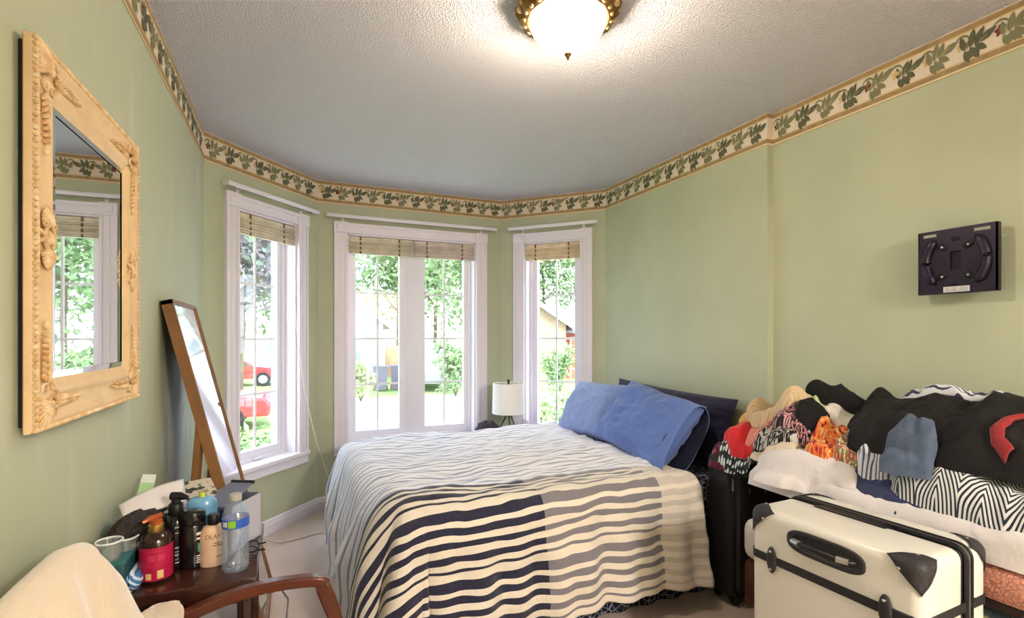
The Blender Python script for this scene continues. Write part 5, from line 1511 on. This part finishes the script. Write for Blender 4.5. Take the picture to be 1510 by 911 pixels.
m_bark = mat('tree_bark', (96, 82, 70), .9, bump=(12, .6))
LEAF = [mat('leaf_green', (118, 144, 100), .7), mat('leaf_light', (140, 164, 112), .7), mat('leaf_grey_green', (116, 136, 122), .7), mat('leaf_plum', (112, 106, 114), .7)]
def foliage(center, radii, n, size, seed):
    rs = np.random.RandomState(seed)
    mbx = MB()
    # leaves gathered in clumps
    nc = max(6, n // 90)
    cl = rs.normal(size=(nc, 3)); cl /= np.linalg.norm(cl, axis=1)[:, None]
    cl *= (rs.rand(nc, 1) ** .4) * .85
    idx = rs.randint(0, nc, n)
    p = cl[idx] + rs.normal(size=(n, 3)) * .17
    p = p * np.array(radii) + np.array(center)
    a = rs.normal(size=(n, 3)); a /= np.linalg.norm(a, axis=1)[:, None]
    b = rs.normal(size=(n, 3)); b -= a * (a * b).sum(1)[:, None]; b /= np.linalg.norm(b, axis=1)[:, None]
    s_ = size * (.6 + .8 * rs.rand(n, 1))
    P = np.stack([p - a * s_, p - b * s_ * .45, p + a * s_, p + b * s_ * .45], 1).reshape(-1, 3)
    P[:, 2] = np.maximum(P[:, 2], GZ + .02)
    mbx.v = [tuple(q) for q in P]; mbx.f = [(4 * i, 4 * i + 1, 4 * i + 2, 4 * i + 3) for i in range(n)]; mbx.mi = [0] * n
    return mbx
def tree(name, label, x, y, h, r, mt, seed, n=2600, size=.16, z0=None, trunk=.16):
    root = thing(name, label, 'tree', (x, y, GZ), 0, 'trees outside the windows')
    zc = GZ + h * .62 if z0 is None else z0
    o_ = MB(); o_.tube([(x, y, GZ), (x + .1, y, GZ + h * .3), (x, y + .1, GZ + h * .75)], [trunk, trunk * .75, trunk * .3], 8)
    rr = random.Random(seed)
    for k in range(5):
        a = k * 1.3 + seed; z = GZ + h * (.32 + .09 * k)
        o_.tube([(x, y, z), (x + r * .55 * math.cos(a), y + r * .55 * math.sin(a), z + h * .16)], [trunk * .45, trunk * .12], 6)
    obj('trunk', o_, m_bark, root)
    f_ = obj('crown', foliage((x, y, zc), (r, r, h * .40), n, size, seed), mt, root, 0, recalc=False)
    return root
def ground_at(u, Z):
    a = (u - 755) / FPX
    return ((a * AX_C + AX_S) * Z, (-a * AX_S + AX_C) * Z)
x, y = ground_at(350, 15.5); tree('maple_tree', 'plum leaved tree seen through the left bay window', x, y, 8.5, 2.6, LEAF[3], 11, 4500, .12)
x, y = ground_at(345, 24); tree('maple_tree', 'green street tree at the left edge of the left bay window', x, y, 9, 2.6, LEAF[2], 12, 2400, .2)
x, y = ground_at(415, 27); tree('maple_tree', 'tall green tree across the street outside the left bay window', x, y, 12, 3.6, LEAF[1], 13, 4200, .17)
x, y = ground_at(500, 16); tree('shade_tree', 'grey green tree in front of the far garage', x, y, 11, 3.0, LEAF[2], 14, 4200, .13, GZ + 7.2)
x, y = ground_at(585, 31); tree('shade_tree', 'green tree rising behind the wooden fence', x, y, 12, 3.4, LEAF[0], 15, 3600, .19)
x, y = ground_at(640, 30); tree('shade_tree', 'light green tree behind the parked van', x, y, 13, 3.8, LEAF[1], 16, 5000, .18)
x, y = ground_at(690, 24); tree('shade_tree', 'bushy green tree at the end of the driveway', x, y, 10, 2.6, LEAF[0], 17, 4200, .15)
x, y = ground_at(735, 36); tree('shade_tree', 'distant green tree between the bay windows', x, y, 13, 4, LEAF[2], 18, 2000, .3)
x, y = ground_at(800, 38); tree('shade_tree', 'light green tree behind the brick house', x, y, 15, 4.5, LEAF[1], 19, 4500, .2)
x, y = ground_at(850, 36); tree('shade_tree', 'dark green tree above the brick house roof', x, y, 14, 4, LEAF[0], 20, 4500, .2)
x, y = ground_at(470, 38); tree('shade_tree', 'far green tree between the left and middle windows', x, y, 14, 4.5, LEAF[0], 21, 2200, .3)
def shrub(label, x, y, r, h, mt, seed, n=1100, size=.06):
    root = thing('shrub', label, 'shrub', (x, y, GZ), 0, 'shrubs outside the windows')
    o_ = MB()
    for k in range(5): o_.tube([(x, y, GZ), (x + r * .5 * math.cos(k * 1.26), y + r * .5 * math.sin(k * 1.26), GZ + h * .7)], [.02, .008], 5)
    obj('stem', o_, m_bark, root); obj('foliage', foliage((x, y, GZ + h * .52), (r, r, h * .5), n, size, seed), mt, root, 0, recalc=False)
x, y = ground_at(374, 6.4); shrub('round green shrub just below the left bay window', x, y, .55, 1.15, LEAF[0], 31, 1600, .055)
x, y = ground_at(532, 17.5); shrub('green shrub beside the far garage', x, y, .7, 1.5, LEAF[1], 32, 900, .09)
x, y = ground_at(672, 19); shrub('green shrub behind the van at the driveway end', x, y, 1.1, 2.2, LEAF[0], 33, 1300, .1)
x, y = ground_at(826, 21); shrub('clipped green shrub in front of the brick house', x, y, .75, 2.1, LEAF[0], 34, 1200, .09)
x, y = ground_at(843, 9.5); shrub('leafy flowering shrub below the right bay window', x, y, .75, 1.35, LEAF[1], 35, 1300, .06)
x, y = ground_at(800, 13); shrub('low green shrub on the lawn outside the right bay window', x, y, .6, .8, LEAF[1], 36, 800, .06)

# houses
m_side = mat('grey_siding', (150, 154, 172), .8, bump=(14, .2)); m_brick = mat('tan_brick', (176, 152, 134), .9, bump=(30, .3), var=(6, (160, 130, 114)))
m_roof = mat('pale_shingle', (150, 148, 154), .9, bump=(18, .4), var=(5, -.1)); m_gdoor = mat('cedar_garage_door', (190, 120, 86), .7, var=(3, -.1))
m_hwin = mat('house_window', (110, 126, 140), .1); m_hw = mat('house_white', (236, 236, 238), .6); m_redb = mat('red_brick', (176, 96, 90), .9, bump=(30, .3))
def house(name, label, x, y, w, d, hw, hr, rz, mw, axis='x', wins=(), doors=()):
    """gable house; local +x right, -y faces the viewer. axis = ridge direction"""
    root = thing(name, label, 'house', (x, y, GZ), rz)
    o_ = MB(); o_.box(-w / 2, w / 2, 0, d, 0, hw)
    if axis == 'y':
        o_.prism([(-w / 2, hw), (w / 2, hw), (0, hw + hr)], 'y', 0.0, d)
    else:
        o_.prism([(0, hw), (d, hw), (d / 2, hw + hr)], 'x', -w / 2, w / 2)
    obj('wall', o_, mw, root, 0, True)
    ov = .4
    for s_ in (-1, 1):
        o_ = MB()
        if axis == 'y':
            e0 = (s_ * (w / 2 + ov), hw - ov * hr / (w / 2)); e1 = (0, hw + hr)
            o_.prism([e0, e1, (e1[0], e1[1] + .14), (e0[0], e0[1] + .14)], 'y', -ov, d + ov)
        else:
            e0 = (d / 2 + s_ * (d / 2 + ov), hw - ov * hr / (d / 2)); e1 = (d / 2, hw + hr)
            o_.prism([e0, e1, (e1[0], e1[1] + .14), (e0[0], e0[1] + .14)], 'x', -w / 2 - ov, w / 2 + ov)
        rf = obj('roof_slope', o_, m_roof, root, 0, True)
        if axis == 'y':
            o_ = MB(); o_.prism([(e0[0], e0[1] - .10), (e1[0], e1[1] - .10), (e1[0], e1[1] + .16), (e0[0], e0[1] + .16)], 'y', -ov - .05, -ov)
            obj('rake_board', o_, m_hw, rf, 0, True)
    for (a, b, z0, z1) in wins:
        o_ = MB(); o_.box(a - .08, b + .08, -.06, .02, z0 - .08, z1 + .08); wn = obj('window', o_, m_hw, root, 0, True)
        mid = (a + b) / 2
        for (p, q) in ((a, mid - .03), (mid + .03, b)):
            o_ = MB(); o_.box(p, q, -.07, -.05, z0, z1); obj('pane', o_, m_hwin, wn, 0, True)
    for (a, b, z1, md_) in doors:
        o_ = MB(); o_.box(a - .1, b + .1, -.05, .02, 0, z1 + .12); dn = obj('door', o_, m_hw, root, 0, True)
        for k in range(4):
            o_ = MB(); o_.box(a, b, -.08, -.04, .02 + k * z1 / 4, (k + 1) * z1 / 4 - .03); obj('door_panel', o_, md_, dn, 0, True)
    return root
def facing(x, y): return math.atan2(y, x) - PI / 2
x, y = ground_at(508, 23); house('garage_house', 'pale grey house with gable roof beyond the lawn', x, y, 3.5, 6, 2.9, 1.3, facing(x, y) + .15, m_side, 'y', [(-.4, .7, 1.0, 2.2)], [])
x, y = ground_at(782, 26); house('brick_house', 'tan brick house with white gable seen through the right bay window', x, y, 3.6, 8, 3.0, 1.25, facing(x, y) - .1, m_brick, 'y', [(-.4, .5, 1.0, 2.3)], [])
x, y = ground_at(882, 26.8); house('brick_garage', 'brick garage wing with cedar door beside the brick house', x, y, 3.4, 7, 2.6, 1.5, facing(x, y) - .1, m_redb, 'x', [], [(-1.4, 1.2, 2.1, m_gdoor)])
x, y = ground_at(380, 38); house('far_house', 'distant white house across the street outside the left window', x, y, 9, 7, 2.8, 1.6, facing(x, y), m_hw, 'x', [(-2, -.8, 1.0, 2.2), (.8, 2, 1.0, 2.2)], [])
# wooden fence
fx0 = Vector((*ground_at(568, 27.5), 0)); fx1 = Vector((*ground_at(612, 27.5), 0))
root = thing('wooden_fence', 'tan wooden fence between the far houses', 'fence', (fx0.x, fx0.y, GZ), math.atan2(fx1.y - fx0.y, fx1.x - fx0.x))
LF = (fx1 - fx0).length; m_fence = mat('tan_fence_wood', (190, 156, 126), .8, var=(3, -.1))
for k in range(int(LF / .14)):
    o = MB(); o.box(k * .14, k * .14 + .13, -.02, 0, .05, 1.75 + .02 * (k % 2)); obj('board', o, m_fence, root, 0, True)
for z in (.4, 1.4):
    o = MB(); o.box(0, LF, 0, .06, z, z + .09); obj('rail', o, m_fence, root, 0, True)
# bins
for k, (u, Z, lb) in enumerate(((561, 21, 'dark blue wheeled bin beside the far garage'), (586, 21.5, 'dark blue wheeled bin in front of the wooden fence'))):
    x, y = ground_at(u, Z); root = thing('wheeled_bin', lb, 'bin', (x, y, GZ), facing(x, y), 'wheeled bins at the fence')
    mbn = mat('bin_plastic', (84, 92, 120), .5)
    o = MB(); v = [(-.22, -.25, .06), (.22, -.25, .06), (.22, .2, .06), (-.22, .2, .06), (-.29, -.33, .98), (.29, -.33, .98), (.29, .28, .98), (-.29, .28, .98)]
    o.add(v, [(0, 3, 2, 1), (4, 5, 6, 7), (0, 1, 5, 4), (1, 2, 6, 5), (2, 3, 7, 6), (3, 0, 4, 7)]); obj('body', o, mbn, root, 0, True)
    o = MB(); o.rbox(-.31, .31, -.36, .32, .98, 1.05, .02, 2); obj('lid', o, mbn, root, 40, True)
    for s_ in (-1, 1):
        o = MB(); o.tube([(s_ * .24, .25, .1), (s_ * .30, .25, .1)], .1, 14); obj('wheel', o, m_black, root, 40, True)
# white van
m_carw = mat('white_car_paint', (206, 206, 214), .25, coat=.5); m_carr = mat('red_car_paint', (196, 42, 50), .25, coat=.5); m_cwin = mat('car_glass', (70, 78, 90), .08); m_cgrey = mat('grey_bumper', (140, 142, 152), .5)
def vehicle(name, label, cat, x, y, rz, paint, prof, glass, w=1.75, wheels=(-1.35, 1.3), low=None):
    root = thing(name, label, cat, (x, y, GZ), rz)
    o_ = MB(); o_.prism(prof, 'y', -w / 2, w / 2); b_ = obj('body', o_, paint, root, 0, True)
    bv = b_.modifiers.new('round', 'BEVEL'); bv.width = .06; bv.segments = 3
    for k, gq in enumerate(glass):
        for s_ in (-1, 1):
            o_ = MB(); o_.prism(gq, 'y', s_ * (w / 2 + .004), s_ * (w / 2 - .03)); obj('side_window', o_, m_cwin, root, 0, True)
    for wx in wheels:
        for s_ in (-1, 1):
            o_ = MB(); o_.tube([(wx, s_ * (w / 2 + .01), .32), (wx, s_ * (w / 2 - .2), .32)], .32, 20, up=(0, 0, 1)); wh = obj('wheel', o_, m_black, root, 40, True)
            o_ = MB(); o_.tube([(wx, s_ * (w / 2 + .02), .32), (wx, s_ * (w / 2 - .01), .32)], .19, 14, up=(0, 0, 1)); obj('hub', o_, m_steel, wh, 40, True)
    if low:
        o_ = MB(); o_.box(*low); obj('bumper', o_, m_cgrey, root, 0, True)
    return root
sedan = [(-2.2, .35), (2.15, .35), (2.2, .62), (2.05, .78), (1.0, .90), (.25, 1.36), (-1.05, 1.40), (-1.75, .98), (-2.2, .92)]
sglass = [[(.80, .93), (.22, 1.30), (-.30, 1.32), (-.30, .93)], [(-.38, .93), (-.38, 1.32), (-1.02, 1.33), (-1.5, .97)]]
vanp = [(-2.3, .35), (2.3, .35), (2.35, .85), (2.0, 1.15), (1.5, 1.95), (-2.25, 2.0), (-2.3, 1.9)]
vglass = [[(1.75, 1.2), (1.35, 1.80), (.7, 1.82), (.7, 1.2)], [(.6, 1.2), (.6, 1.82), (-.6, 1.84), (-.6, 1.2)], [(-.7, 1.2), (-.7, 1.84), (-2.0, 1.84), (-2.0, 1.2)]]
x, y = ground_at(402, 12.8); vehicle('red_car', 'red car parked on the street side nearest the left bay window', 'car', x - 2.2, y + .2, .0, m_carr, sedan, sglass)
x, y = ground_at(385, 24); vehicle('red_car', 'smaller looking red car across the street outside the left bay window', 'car', x - 1.2, y - .5, .05, m_carr, sedan, sglass)
x, y = ground_at(638, 22); vehicle('white_van', 'white van with its rear toward the middle window', 'van', x, y + .6, facing(x, y) + PI / 2, m_carw, vanp, vglass, 1.8, (-1.5, 1.5), (-2.36, -2.2, -.85, .85, .38, .75))
# slim street post
x, y = ground_at(543, 14); root = thing('garden_post', 'slim grey post on the lawn outside the middle window', 'post', (x, y, GZ))
o = MB(); o.tube([(x, y, GZ), (x, y, GZ + 1.5)], .035, 8); obj('pole', o, mat('grey_post_metal', (130, 132, 140), .5, .5), root)
o = MB(); o.lathe([(.045, 1.5), (.05, 1.52), (.01, 1.56)], 10, (x, y, GZ)); obj('cap', o, m_hw, root)
# eaves of this house above the bay
